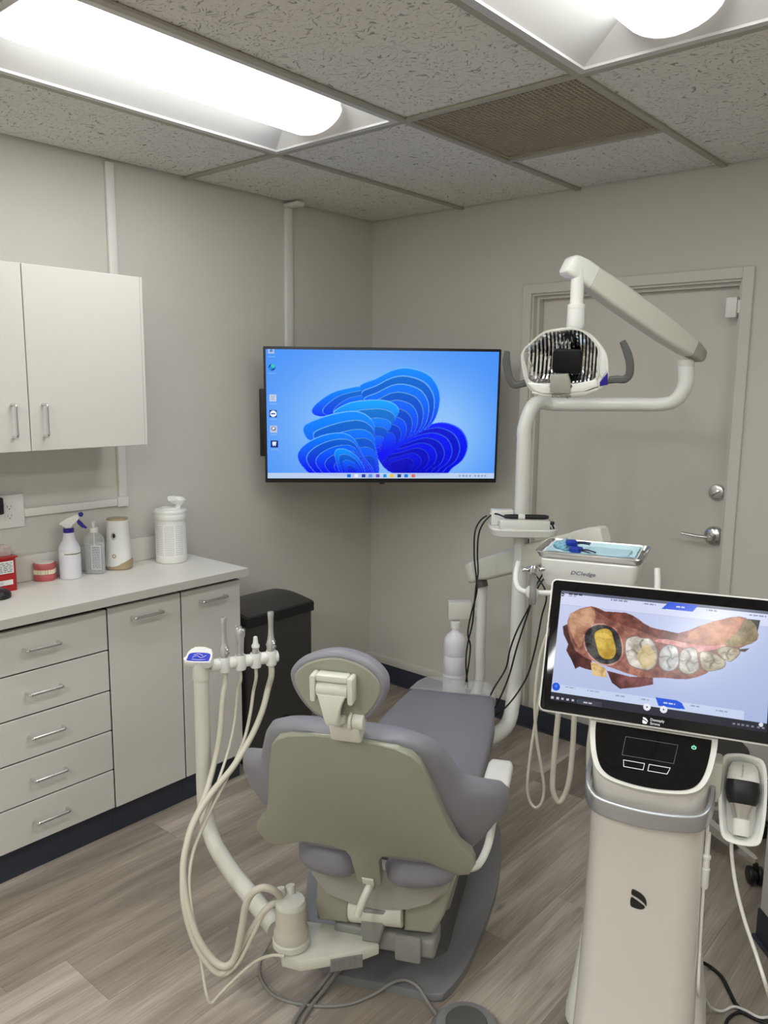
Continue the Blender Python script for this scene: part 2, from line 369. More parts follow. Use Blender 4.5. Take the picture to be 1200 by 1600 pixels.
# ceiling grid: runners, cross tees, tiles
xs = [.572+T*k for k in range(7)]
for x in xs: part('ceiling_tee', box(B(), -.012, .012, YF, 0, 0, .009, .001, 1), TEE, ce, loc=(x, 0, H))
cols = [0] + xs + [XR]
ybase = [-1.178, -1.178-2*T, -1.178-4*T, -1.178-6*T]
VENT = LIGHTS = None
for i, (xa, xb) in enumerate(zip(cols, cols[1:])):
    yl = ([-.569] if i == 2 else []) + ybase
    if xb-xa < .03: continue
    for y in yl:
        part('ceiling_tee', box(B(), -(xb-xa)/2+.012, (xb-xa)/2-.012, -.012, .012, 0, .009, .001, 1), TEE, ce, loc=((xa+xb)/2, y, H+.0004))
    yy = [0] + yl + [YF]
    for ya, yb in zip(yy, yy[1:]):
        if (i in (1, 3, 5) and (abs(ya-ybase[0]) < .01 or abs(ya-ybase[2]) < .01)) or (i == 2 and abs(ya+.569) < .01): continue   # fixtures here
        x0, x1, y1, y0 = xa+.004, xb-.004, ya-.004, yb+.004
        if xa == 0: x0 = .011
        if ya == 0: y1 = -.009
        if xb == XR: x1 = XR-.011
        if yb == YF: y0 = YF+.011
        part('ceiling_tile', box(B(), -(x1-x0)/2, (x1-x0)/2, -(y1-y0)/2, (y1-y0)/2, 0, .016), TILE, ce, loc=((x0+x1)/2, (y0+y1)/2, H+.0095+random.uniform(0, .0015)))

# ceiling lights
FIXW = mat('fixture_white', srgb((205, 203, 201)), .4, noise=.01)
def lens_mat(name, LENS_POWER):
    m = bpy.data.materials.new(name); m.use_nodes = True; nt = m.node_tree; nt.nodes.clear(); L = nt.links.new
    g = nt.nodes.new('ShaderNodeNewGeometry'); sp = nt.nodes.new('ShaderNodeSeparateXYZ'); L(g.outputs['Normal'], sp.inputs[0])     # prismatic lens: throws its light down rather than sideways
    ab = nt.nodes.new('ShaderNodeMath'); ab.operation = 'ABSOLUTE'; L(sp.outputs['Z'], ab.inputs[0])
    mr = nt.nodes.new('ShaderNodeMapRange'); mr.inputs[3].default_value = LENS_POWER*.22; mr.inputs[4].default_value = LENS_POWER; L(ab.outputs[0], mr.inputs[0])
    e = nt.nodes.new('ShaderNodeEmission'); e.inputs[0].default_value = (.975, 1.0, .985, 1); L(mr.outputs[0], e.inputs[1])
    o = nt.nodes.new('ShaderNodeOutputMaterial'); L(e.outputs[0], o.inputs[0]); return m
LENS_FRONT = lens_mat('lit_lens', LENS_POWER); LENS_REAR = lens_mat('lit_lens_boosted_fill', LENS_POWER*2.2)  # rear lens strength raised to give the room more fill light
LENSEND = emat('lit_lens_end', (1.0, .98, .95), LENS_POWER*.07)
def troffer(xa, xb, ya, yb, label, LENS=None):
    LENS = LENS or LENS_FRONT
    cx, cy = (xa+xb)/2, (ya+yb)/2; W, Lh = (xb-xa)/2-.012, (ya-yb)/2-.012
    t = thing('ceiling_light', label, 'ceiling light', (cx, cy, H), 0, 'recessed fluorescent ceiling lights')
    def frame(bm, w0, l0, w1, l1, z0, z1):
        o = [bm.verts.new((sx*w0, sy*l0, z0)) for sx, sy in ((-1,-1),(1,-1),(1,1),(-1,1))]; n = [bm.verts.new((sx*w1, sy*l1, z1)) for sx, sy in ((-1,-1),(1,-1),(1,1),(-1,1))]
        for k in range(4): bm.faces.new((o[k], o[(k+1) % 4], n[(k+1) % 4], n[k]))
    f = B(); frame(f, W, Lh, W, Lh, .006, .001); frame(f, W, Lh, W-.022, Lh-.022, .001, .001); frame(f, W-.022, Lh-.022, W-.022, Lh-.022, .001, .008)
    part('frame', f, FIXW, t, ang=20)
    r = B(); frame(r, W-.022, Lh-.022, .13, Lh-.10, .008, .075); frame(r, .13, Lh-.10, .0, Lh-.3, .075, .076)
    part('reflector', r, FIXW, t, ang=15)
    part('housing', box(B(), -W+.02, W-.02, -Lh+.01, Lh-.01, .0775, .1), FIXW, t)
    # lens: half cylinder basket with rounded ends
    l = B(); prof = [(.12*math.cos(R(180+180*k/14)), .068+.076*math.sin(R(180+180*k/14))) for k in range(15)]
    hl = Lh-.112
    loft(l, [[(x, y, z) for x, z in prof] for y in (-hl, hl)], closed=False, cap=False)
    part('lens', l, LENS, t)
    for s in (-1, 1):
        e = B(); rings = []
        for k in range(6):
            a = R(90*k/5); q = math.cos(a)*.35+.65 if k < 5 else .6
            rings.append([(x*(1-.10*(1-math.cos(a))), s*(hl+.04*math.sin(a)), .068+(z-.068)*(1-.25*(1-math.cos(a)))) for x, z in prof])
        loft(e, rings, closed=False, cap=False); e.faces.new([e.verts[j] for j in range(len(e.verts)-15, len(e.verts))]) if False else None
        e.verts.ensure_lookup_table(); e.faces.new(e.verts[-15:])
        part('lens_end', e, LENSEND, t)
    return t
troffer(xs[0], xs[1], ybase[0], ybase[1], 'long lit ceiling light with white reflector nearest the cabinet wall')
troffer(xs[2], xs[3], ybase[0], ybase[1], 'lit ceiling light above the door side, right of the return air vent')

troffer(xs[4], xs[5], ybase[0], ybase[1], 'added unseen ceiling fill light furthest to the right, outside the picture')  # unseen fixture added as fill from the right
troffer(xs[0], xs[1], ybase[2], ybase[3], 'added unseen ceiling fill light behind the camera on the cabinet side', LENS_REAR)  # this and the next two: unseen fixtures added to even out the light
troffer(xs[2], xs[3], ybase[2], ybase[3], 'added unseen ceiling fill light behind the camera in the middle of the room', LENS_REAR)
troffer(xs[4], xs[5], ybase[2], ybase[3], 'added unseen ceiling fill light behind the camera on the far right', LENS_REAR)

# return air vent: egg crate grille
GRILLE = mat('grille_taupe', srgb((176, 165, 146)), .6, noise=.14, nscale=5)
t = thing('ceiling_vent', 'square taupe egg crate return air grille in the ceiling grid', 'vent', ((xs[1]+xs[2])/2, (-.569-1.178)/2, H))
f = B(); w = .2928
for a in ((-w, w, -w, -w+.012), (-w, w, w-.012, w), (-w, -w+.012, -w+.012, w-.012), (w-.012, w, -w+.012, w-.012)): box(f, *a, .009, .022)
part('frame', f, GRILLE, t)
g = B(); n = 36
for k in range(1, n):
    p = -w+.012+(2*w-.024)*k/n
    box(g, p-.0017, p+.0017, -w+.012, w-.012, .012, .018); box(g, -w+.012, w-.012, p-.0017, p+.0017, .0122, .0178)
part('grille', g, GRILLE, t, kind='stuff')
part('duct_back', box(B(), -w, w, -w, w, .06, .065), mat('duct_dark_brown', srgb((70, 64, 56)), .9, noise=.2, nscale=3), t)  # dark brown plate set behind the grille

# skirting
def skirt(name, x0, x1, y0, y1):
    pass
b = B(); box(b, 0, XR, -.006, 0, 0, .102); box(b, 0, XR, -.016, -.006, 0, .008, .003, 1); struct('baseboard_back', b, VINYL)
b = B(); box(b, 0, .006, -1.25, -.006, 0, .102); box(b, .006, .016, -1.25, -.016, 0, .008, .003, 1); struct('baseboard_left', b, VINYL)
b = B(); box(b, 0, .93, -.012, 0, .102, .147, .004, 2); struct('trim_1', b, WALL)
b = B(); box(b, 0, .012, -1.25, -.012, .102, .147, .004, 2); struct('trim_2', b, WALL)

# door
d = thing('door_1', 'closed greige door in a plain painted frame with steel lever', 'door', (0, 0, 0), kind='structure')
del d['category']
c = B(); cw = .043
part('casing', box(B(), .975-cw, .975, -.013, 0, .1025, 2.062+cw, .002, 1), TRIMP, d); part('casing', box(B(), 1.893, 1.893+cw, -.013, 0, .1025, 2.062+cw, .002, 1), TRIMP, d); part('casing', box(B(), .975, 1.893, -.013, 0, 2.062, 2.062+cw, .002, 1), TRIMP, d)
j = B(); box(j, .975, .983, 0, .115, 0, 2.062); box(j, 1.885, 1.893, 0, .115, 0, 2.062); box(j, .983, 1.885, 0, .115, 2.054, 2.062)
part('jamb', j, TRIMP, d)
s = B(); box(s, .983, .996, .03, .066, 0, 2.054); box(s, 1.872, 1.885, .03, .066, 0, 2.054); box(s, .996, 1.872, .03, .066, 2.041, 2.054)
part('door_stop', s, TRIMP, d)
part('door_leaf', box(B(), .985, 1.883, .068, .108, .004, 2.052, .002, 1), DOORP, d)
yl = .068
p = P(1121, 769, y=yl); q = B(); M = axes((p.x, yl, p.z), (1,0,0), (0,0,1), (0,-1,0))
lathe(q, [(.033, 0), (.033, .008), (.029, .016), (.02, .019), (0, .019)], 28, M)
db = part('deadbolt', q, STEEL, d); q = B()
box(q, -.006, .006, -.019, .019, .018, .032, .003, 2, M @ Matrix.Rotation(R(-60), 4, 'Z')); part('thumb_turn', q, CHROME, db)
p = P(1116, 837, y=yl); M = axes((p.x, yl, p.z), (1,0,0), (0,0,1), (0,-1,0)); q = B()
lathe(q, [(.041, 0), (.041, .004), (.036, .012), (.022, .018), (.014, .02), (.014, .05), (0, .05)], 32, M)
lv = part('lever_rose', q, STEEL, d); q = B()
tube(q, [M @ Vector(c) for c in ((.004, 0, .05), (-.02, 0, .053), (-.06, 0, .052), (-.115, .004, .05))], lambda t: .0115-.003*t, 12, flat=.7); lathe(q, [(.013, .04), (.013, .056), (.010, .06), (0, .06)], 20, M)
part('lever', q, STEEL, lv)
q = B(); cyl(q, M @ Vector((0,0,.0605)), M @ Vector((0,0,.063)), .006); part('key_cylinder', q, CHROME, lv)
p = P(1146, 481, y=.02); s = B()
box(s, p.x-.021, p.x+.021, -.012, .03, p.z-.04, p.z+.04, .006); part('door_sensor', s, WHITE, d, 'small white alarm contact at the top corner')
s = B(); box(s, p.x+.0215, p.x+.034, -.004, .02, p.z-.022, p.z+.028, .003); part('sensor_magnet', s, WHITE, d)
# ================================================================= CABINETS ALONG THE LEFT WALL
ZC = .9134
def pull(parent, a, b, out, r=.005, stand=.03, name='handle'):
    """bent wire pull between a and b, standing off along out"""
    a, b, o = Vector(a), Vector(b), Vector(out); q = B(); d = (b-a).normalized()*.008
    tube(q, [a, a+o*(stand-.010), a+o*(stand-.003)+d*.3, a+o*stand+d, a+o*stand+d*2, b+o*stand-d*2, b+o*stand-d, b+o*(stand-.003)-d*.3, b+o*(stand-.010), b], r, 10, 3)
    return part(name, q, PULLM, parent)
PULLM = mat('pull_steel', (.74, .74, .73), .2, 1, noise=0)
CF, CB, TK = .4065, .110, .3782
def base_unit(y0, y1, label, drawers):
    t = thing('base_cabinet', label, 'cabinet', (0, (y0+y1)/2, 0), group='laminate base cabinets'); hw = (y1-y0)/2
    part('body', box(B(), .001, CF-.0215, -hw+.0005, hw-.0005, CB-.002, .8815), CAB, t)
    gp = box(B(), CF-.0212, CF-.019, -hw+.001, hw-.001, CB, .8815); box(gp, CF-.0188, CF-.005, -hw+.0003, -hw+.0026, CB+.001, .861); box(gp, CF-.0188, CF-.005, hw-.0026, hw-.0003, CB+.001, .861)
    if drawers:
        for i in range(1, 5): zz = .861-i*(.861-CB)/5; box(gp, CF-.0188, CF-.005, -hw+.0027, hw-.0027, zz-.0021, zz+.0021)
    part('painted_gap_shade', gp, GAP, t)  # black strips paint in the shade of the joints between fronts
    part('toe_kick', box(B(), .001, TK, -hw+.0005, hw-.0005, 0, CB-.0025), VINYL, t)
    g = .003
    if drawers:
        zt = [.861-i*(.861-CB)/5 for i in range(6)]
        for i in range(5):
            f = part('drawer_front', box(B(), CF-.0185, CF, -hw+g, hw-g, zt[i+1]+g*.8, zt[i]-g*.8, .0015, 1), CAB, t)
            z = (zt[i]+zt[i+1])/2; pull(f, (CF, .0015, z+.003), (CF, .1185, z+.002), (1, 0, 0))
    else:
        f = part('door', box(B(), CF-.0185, CF, -hw+g, hw-g, CB, .861, .0015, 1), CAB, t); pull(f, (CF, -.06, .812), (CF, .06, .812), (1, 0, 0))
    return t
base_unit(-2.46, -1.8513, 'base cabinet of five wide drawers at the left edge', True)
base_unit(-1.8513, -1.5426, 'narrow single door base cabinet directly right of the drawers', False)
base_unit(-1.5426, -1.255, 'narrow single door base cabinet at the end beside the waste bin', False)
c = thing('countertop', 'pale grey laminate countertop with short backsplash over the base cabinets', 'countertop', (0, 0, ZC-.031))
part('worktop', box(B(), .001, .447, -2.6, -1.247, 0, .031, .001, 1), CTOP, c)
EDGE = mat('edge_band', srgb((190, 187, 180)), .4, noise=.01)
part('edge_band', box(B(), .4472, .449, -2.6, -1.245, .0, .0305), EDGE, c); part('edge_band', box(B(), .001, .447, -1.2468, -1.245, .0, .0305), EDGE, c)
part('backsplash', box(B(), .001, .022, -2.6, -1.245, .0315, .031+.096, .002, 1), CTOP, c)

u = thing('wall_cabinet', 'pale wall cabinet with two doors and vertical steel pulls', 'cabinet', (0, 0, 1.4219)); zt = 2.0216-1.4219
part('body', box(B(), .001, .299, -2.50, -1.605, 0, zt), CAB, u); part('side_panel', box(B(), .2995, .319, -1.6155, -1.605, 0, zt, .001, 1), CAB, u)
part('painted_gap_shade', box(B(), .2992, .301, -2.49, -1.617, .002, zt-.002), GAP, u)  # black sheet behind the doors stands in for the shade in their joint
ys = P(41, 560, x=.32).y
dr = part('door', box(B(), .3015, .32, -2.50, ys-.0015, 0, zt, .0015, 1), CAB, u); pull(dr, (.32, -2.102, .048), (.32, -2.102, .153), (1,0,0))
dr = part('door', box(B(), .3015, .32, ys+.0015, -1.6165, 0, zt, .0015, 1), CAB, u); pull(dr, (.32, -1.999, .048), (.32, -1.999, .153), (1,0,0))

# surface raceways and the outlet
RW = mat('raceway_paint', srgb((226, 224, 218)), .45, noise=.01)
t = thing('wall_raceway', 'painted cable raceway running down behind the wall cabinet to the outlet', 'cable cover', (0, -1.53, 1.16))
part('channel', box(B(), .0005, .016, -.018, .018, .03, H-1.16-.001, .003, 2), RW, t); part('corner_piece', box(B(), .0005, .018, -.028, .021, -.01, .03, .003, 2), RW, t)
part('channel', box(B(), .0005, .016, -.408, -.0285, -.005, .025, .003, 2), RW, t)
t = thing('wall_raceway', 'painted cable raceway dropping from the ceiling down behind the television', 'cable cover', (0, -.609, 1.62))
part('channel', box(B(), .0005, .018, -.0225, .0225, 0, H-1.62-.02, .003, 2), RW, t)
part('elbow', box(B(), .0005, .10, -.0235, .0235, H-1.62-.0195, H-1.62-.001, .005, 2), RW, t)
t = thing('wall_outlet', 'white double outlet plate on the wall above the counter', 'outlet', (0, -2.028, 1.18)); 
part('plate', box(B(), .0005, .009, -.092, .092, -.061, .061, .003, 2), WHITE, t)
for yy in (-.022, .036):
    f = part('receptacle', prism(B(), rrect(-.017, .017, -.034, .034, .004), .009, .0115, .0005, axes((0, yy, 0), (0,1,0), (0,0,1), (1,0,0))), WHITE, t)
    s = B()
    for zz in (-.017, .017):
        box(s, .0112, .0118, yy-.0075, yy-.006, zz-.002, zz+.006); box(s, .0112, .0118, yy+.0055, yy+.007, zz-.001, zz+.006); cyl(s, (.0112, yy, zz-.007), (.0118, yy, zz-.007), .0022, 10)
    part('slots', s, BLACK, f)
t = thing('power_adapter', 'black plug-in power adapter in the wall outlet', 'adapter', (.0125, -2.058, 1.178))
part('body', box(B(), 0, .042, -.030, .030, 0, .062, .007, 3), BLACK, t); q = B(); tube(q, [(.02, -.01, .075), (.02, -.02, .10), (.02, -.06, .125), (.015, -.12, .1), (.012, -.2, .02), (.012, -.24, -.12)], .003, 8); part('cord', q, CABLE, t)

# ----------------------------------------------------------------- things on the counter
def at_counter(u_, v_): p = P(u_, v_, z=ZC); return (p.x, p.y, ZC+.0003)
HDPE = mat('hdpe_natural', srgb((222, 222, 228)), .35, noise=.01); BLUEP = mat('blue_plastic', srgb((42, 30, 140)), .35, noise=.02)
INK = mat('printed_ink', srgb((60, 60, 66)), .7, noise=0); LABEL = mat('label_paper', srgb((236, 234, 230)), .6, noise=.01)
# spray bottle
t = thing('spray_bottle', 'white spray bottle with blue collar and blue trigger on the counter', 'bottle', at_counter(111, 902.5), R(62))
q = B(); lathe(q, [(.036, 0), (.0385, .003), (.039, .01), (.039, .098), (.0385, .104), (.0395, .112), (.037, .122), (.030, .136), (.024, .147), (.0215, .158), (.0195, .175), (.017, .178), (0, .178)], 32); part('bottle_body', q, HDPE, t)
q = B(); 
prism(q, [(.0392*math.cos(R(a)), .0392*math.sin(R(a))) for a in range(-150, 61, 10)] + [(.0389*math.cos(R(a)), .0389*math.sin(R(a))) for a in range(60, -151, -10)], .090, .103); lb = part('label', q, LABEL, t)
q = B(); rnd = random.Random(4); a = -118
while a < 40:
    w = rnd.uniform(3, 9); pts = [(.0396*math.cos(R(x)), .0396*math.sin(R(x))) for x in (a, a+w/2, a+w)]
    for (x0, y0), (x1, y1) in zip(pts, pts[1:]):
        q.faces.new([q.verts.new(c) for c in ((x0, y0, .095), (x1, y1, .095), (x1, y1, .0995), (x0, y0, .0995))])
    a += w+2
part('print', q, INK, lb)
q = B(); lathe(q, [(.019, .172), (.0195, .173), (.0195, .189), (.017, .191), (0, .191)], 24); part('collar', q, BLUEP, t, 'blue screw collar')
q = B(); prism(q, [(-.014, .191), (.012, .191), (.012, .207), (.03, .222), (.042, .228), (.038, .242), (.026, .243), (-.006, .229), (-.026, .218), (-.032, .208), (-.028, .203), (-.016, .206)], -.012, .012, .004, axes((0,0,0), (1,0,0), (0,0,1), (0,-1,0))); part('spray_head', q, WHITE, t)
q = B(); prism(q, [(.034, .236), (.05, .232), (.056, .243), (.05, .25), (.038, .247)], -.010, .010, .003, axes((0,0,0), (1,0,0), (0,0,1), (0,-1,0))); part('nozzle', q, BLUEP, t, 'blue nozzle')
q = B(); prism(q, [(.026, .224), (.036, .226), (.05, .205), (.066, .19), (.062, .186), (.046, .192), (.034, .205)], -.007, .007, .002, axes((0,0,0), (1,0,0), (0,0,1), (0,-1,0))); part('trigger', q, BLUEP, t, 'blue trigger lever')
# pump bottle
CLEAR = clear_mat('clear_bottle', srgb((235, 238, 240)), .10)
GEL = clear_mat('clear_gel', srgb((226, 230, 232)), .22, .2)
t = thing('pump_bottle', 'clear hand gel bottle with white pump right of the spray bottle', 'bottle', at_counter(149.5, 895.5), R(40))
def ovals(prof, sx, sy, n=28): return [[(r*sx*math.copysign(abs(math.cos(2*math.pi*k/n))**.75, math.cos(2*math.pi*k/n)), r*sy*math.copysign(abs(math.sin(2*math.pi*k/n))**.75, math.sin(2*math.pi*k/n)), z) for k in range(n)] for r, z in prof]
q = B(); loft(q, ovals([(.9, 0), (1, .004), (1, .125), (.97, .137), (.8, .15), (.45, .158), (.36, .163)], .0375, .025)); part('bottle_body', q, CLEAR, t)
q = B(); loft(q, ovals([(.86, .003), (.94, .007), (.94, .12), (.9, .121)], .0375, .025)); part('gel', q, GEL, t)
q = B(); box(q, -.004, .034, -.0275, -.0268, .02, .115); lb = part('label', q, clear_mat('label_film', srgb((235, 236, 238)), .5, .4), t)
strokes(B(), 0, 1, 0, 1, 1, Matrix(), seed=1).free()
q = strokes(B(), .0, .031, .024, .111, 13, axes((0, -.0277, 0), (1,0,0), (0,0,1), (0,-1,0)), .35, 4, 3); part('print', q, INK, lb)
q = B(); lathe(q, [(.0165, .162), (.0165, .178), (.014, .181), (.006, .182), (.0055, .198), (.008, .199), (.008, .206), (0, .208)], 20); tube(q, [(0, 0, .202), (.003, -.012, .204), (.006, -.024, .200)], .004, 8); part('pump', q, WHITE, t)
q = B(); tube(q, [(0, 0, .16), (0, 0, .08), (.004, 0, .01)], .0025, 8); part('dip_tube', q, WHITE, t)
# air freshener
GOLD = mat('gold_trim', srgb((176, 160, 128)), .35, .2, noise=.03)
t = thing('air_freshener', 'white tapered air freshener dispenser with gold base and lid', 'air freshener', at_counter(186.5, 887.5), R(41))
q = B(); loft(q, ovals([(1.06, .012), (1.06, .02), (1.02, .05), (.92, .11), (.86, .16), (.84, .197)], .0475, .043)); part('body', q, WHITE, t)
q = B(); n = 28
rr = ovals([(1.0, 0), (1.09, .004), (1.10, .016)], .0475, .043)
rr[-1] = [(x, y, .014+.026*max(0, x/.05)) for x, y, z in rr[-1]]; rr.append([(x*.985, y*.985, z) for x, y, z in rr[-1]]); loft(q, rr); part('gold_base', q, GOLD, t, 'gold swoosh base')
q = B(); loft(q, ovals([(.845, .1972), (.85, .2), (.82, .2035), (.6, .205)], .0475, .043)); part('lid', q, GOLD, t, 'gold lid')
q = B(); M = axes((-.004, -.0385, .137), (1,0,0), (0,0,1), (0,-1,0)); lathe(q, [(.0095, -.004), (.0095, .0015), (.0075, .002), (.007, -.002), (0, -.002)], 20, M, 1, 1.6); ns = part('nozzle_port', q, STEEL, t)
q = B(); lathe(q, [(.0066, -.0018), (.005, .0012), (0, .0022)], 20, M, 1, 1.6); part('nozzle_hole', q, BLACK, ns)
q = B(); M = axes((-.004, -.0425, .057), (1,0,0), (0,.12,1), (0,-1,0)); lathe(q, [(.0085, -.003), (.0085, .001), (.007, .0016), (0, .0016)], 20, M); bt = part('button', q, GOLD, t); q = B(); lathe(q, [(.0035, .0016), (.0035, .0022), (0, .0022)], 12, M); part('button_mark', q, WHITE, bt)
# wipes canister
t = thing('wipes_canister', 'large white disinfectant wipes tub with a wipe pulled from its lid', 'canister', at_counter(268.5, 876.5), R(40))
q = B(); lathe(q, [(.058, 0), (.062, .002), (.063, .008), (.063, .178), (.064, .184), (0, .184)], 40); part('tub', q, WHITE, t)
q = B()
prism(q, [(.0633*math.cos(R(a)), .0633*math.sin(R(a))) for a in range(-160, 1, 8)] + [(.0628*math.cos(R(a)), .0628*math.sin(R(a))) for a in range(0, -161, -8)], .022, .16); lb = part('label', q, LABEL, t)
q = B(); rnd = random.Random(9)
for a0, a1, rows in ((-140, -104, 17), (-98, -64, 17), (-58, -26, 15)):
    for k in range(rows):
        z = .153-k*(.125/rows); a = a0
        while a < a1:
            w = rnd.uniform(3, 9); w = min(w, a1-a+.1)
            q.faces.new([q.verts.new((.0636*math.cos(R(x)), .0636*math.sin(R(x)), zz)) for x, zz in ((a, z), (a+w, z), (a+w, z+.0028), (a, z+.0028))]); a += w+1.2
part('print', q, mat('pale_ink_grey', srgb((192, 192, 192)), .7, noise=0), lb)
q = B(); lathe(q, [(.066, .18), (.0665, .181), (.0665, .198), (.0655, .2), (.0655, .205), (.0665, .206), (.0665, .214), (.062, .22), (.04, .222), (.038, .228), (0, .229)], 40)
part('lid', q, WHITE, t)
TISSUE = mat('tissue', srgb((240, 240, 238)), .8, noise=.02, bump=.3, bscale=120)
q = B(); pr = [(.008, .222), (.009, .236), (.020, .244), (.030, .258), (.026, .270), (.004, .276)]
M = axes((-.012, 0, 0), (1, 0, .0), (0, 1, 0), (.15, 0, 1)); lathe(q, pr, 14, M, 1.25, .55)
for v in q.verts: v.co += Vector((.012*math.sin(v.co.z*60), .004*math.sin(v.co.x*300), .003*math.sin(v.co.y*200+v.co.x*150)))
part('wipe', q, TISSUE, t, 'crumpled white wipe')
# sharps container
RED = mat('red_plastic', srgb((176, 30, 34)), .3, noise=.03)
p = P(29, 921.5, z=ZC)
t = thing('sharps_container', 'red sharps container with clear lid beside the tooth model', 'container', (p.x, p.y, ZC+.0003))
q = B(); loft(q, [[(x*s-.0, y*s2, z) for x, y in rrect(-.085, 0, -.15, 0, .012, 3)] for z, s, s2 in ((0, .96, .97), (.01, 1, 1), (.118, 1.02, 1.02))]); part('bin', q, RED, t)
q = B(); prism(q, rrect(-.096, .006, -.16, .006, .01, 3), .1185, .124, .0015); part('rim', q, RED, t)
q = B(); prism(q, rrect(-.085, -.012, -.145, -.008, .012, 4), .1245, .158, .006); part('clear_lid', q, clear_mat('clear_red_lid', srgb((226, 205, 203)), .22), t, 'clear hinged lid')
def flat(x0, x1, y0, y1, off): return axes((.004+off, 0, 0), (0,1,0), (.02,0,1), (1,0,0))
q = B(); prism(q, [(-.088, .066), (-.014, .066), (-.014, .11), (-.088, .11)], 0, .0006, 0, flat(0,0,0,0,-.0025)); lb = part('label', q, LABEL, t)
q = strokes(B(), -.084, -.018, .069, .106, 6, flat(0,0,0,0,-.0015), .4, 4, 6); part('print', q, INK, lb)
q = B(); prism(q, [(-.09, .024), (-.018, .024), (-.018, .042), (-.09, .042)], 0, .0006, 0, flat(0,0,0,0,-.0028)); lb = part('label', q, LABEL, t)
q = strokes(B(), -.086, -.05, .027, .039, 3, flat(0,0,0,0,-.0018), .4, 3, 8); part('print', q, mat('pale_ink', (.3,.3,.3), .7), lb)
# tooth model
GUM = mat('gum_acrylic', srgb((190, 96, 98)), .35, noise=.08, nscale=60); TOOTH = mat('tooth_acrylic', srgb((238, 228, 200)), .3, noise=.04, nscale=90)
t = thing('tooth_model', 'pink denture teaching model with closed white teeth on the counter', 'dental model', at_counter(70.5, 905.5), R(55))
D = smooth2([(-.036, .024), (-.039, 0), (-.030, -.026), (0, -.036), (.030, -.026), (.039, 0), (.036, .024), (0, .027)], 4)
q = B(); pillow(q, D, [(0, .96), (.003, 1), (.014, 1.02), (.022, .97), (.027, .9)]); part('lower_gum', q, GUM, t)
q = B(); pillow(q, D, [(.040, .9), (.046, .98), (.054, 1.03), (.062, 1.0), (.066, .93)]); part('upper_gum', q, GUM, t)
q = B(); pillow(q, D, [(.0272, .86), (.0398, .86)]); part('tongue_core', q, GUM, t)
q = B(); pillow(q, D, [(.0662, .86), (.0685, .84)]); part('base_plate', q, WHITE, t, 'white mounting plate on top')
for nm, z0, z1 in (('lower_teeth', .0255, .0345), ('upper_teeth', .0335, .042)):
    q = B(); ar = crom([(-.036, .018, 0), (-.037, -.002, 0), (-.029, -.025, 0), (0, -.035, 0), (.029, -.025, 0), (.037, -.002, 0), (.036, .018, 0)], 5)
    for k in range(24):
        i_ = min(len(ar)-1, int(k*(len(ar)-1)/23)); f_ = k*(len(ar)-1)/23; c = ar[i_].lerp(ar[min(len(ar)-1, i_+1)], f_-i_); tg = ar[min(len(ar)-1, i_+1)]-ar[max(0, i_-1)]; a = math.atan2(-tg.x, tg.y)+math.pi
        box(q, -.0035, .0035, -.0036, .0036, z0, z1, .001, 1, Matrix.Translation((c.x*.97, c.y*.97, 0)) @ Matrix.Rotation(a, 4, 'Z'))
    part(nm, q, TOOTH, t)
# black gadget cut by the left edge
p = P(-6, 934, z=ZC); t = thing('desk_gadget', 'black rounded desktop gadget at the left picture edge before sharps box', 'gadget', (p.x, p.y, ZC+.0003), R(30))
q = B(); pillow(q, smooth2([(-.06, -.03), (.03, -.034), (.05, -.01), (.045, .02), (.02, .032), (-.06, .03)], 3), [(0, .95), (.003, 1), (.016, 1), (.026, .85), (.03, .6)]); part('body', q, BLACK, t)
q = B(); lathe(q, [(.016, .0295), (.015, .034), (.011, .0345), (.01, .031), (0, .031)], 20, Matrix.Translation((.005, 0, 0))); part('socket', q, DGREY, t)

# ================================================================= WASTE BIN
t = thing('waste_bin', 'dark stainless step bin with black lid beside the cabinets', 'trash can', (.21, -.995, 0)); hx, hy = .15, .195
q = B(); prism(q, rrect(-hx, hx, -hy, hy, .02, 4), .05, .635); part('bin_body', q, DSTEEL, t)
q = B(); prism(q, rrect(-hx+.004, hx+.003, -hy+.003, hy-.003, .02, 4), 0, .0495, .004); part('base', q, BLACK, t)
q = B(); n = 9
rings = []
for k in range(n):
    x = -hx+ (2*hx+.004)*k/(n-1); zt = .672+.022*math.sin(math.pi*(k/(n-1))**.8*.95)
    rings.append([(x, -hy-.001, .6355), (x, hy+.001, .6355), (x, hy+.001, zt-.008), (x, hy-.006, zt), (x, -hy+.006, zt), (x, -hy-.001, zt-.008)])
loft(q, rings); part('lid', q, DSTEEL, t)
q = B(); box(q, hx+.0045, hx+.007, -hy-.001, hy+.001, .628, .668, .001, 1); part('lid_band', q, BLACK, t, 'black front band of the lid')
q = B(); prism(q, [(.06*math.cos(R(a)), .14*math.sin(R(a))) for a in range(0, 181, 12)], 0, .004, .001, axes((hx+.0005, .02, .04), (0,1,0), (0,0,1), (1,0,0))); part('pedal_recess', q, BLACK, t)
q = B(); box(q, hx+.004, hx+.045, -.03, .07, .012, .026, .004); part('pedal', q, BLACK, t)

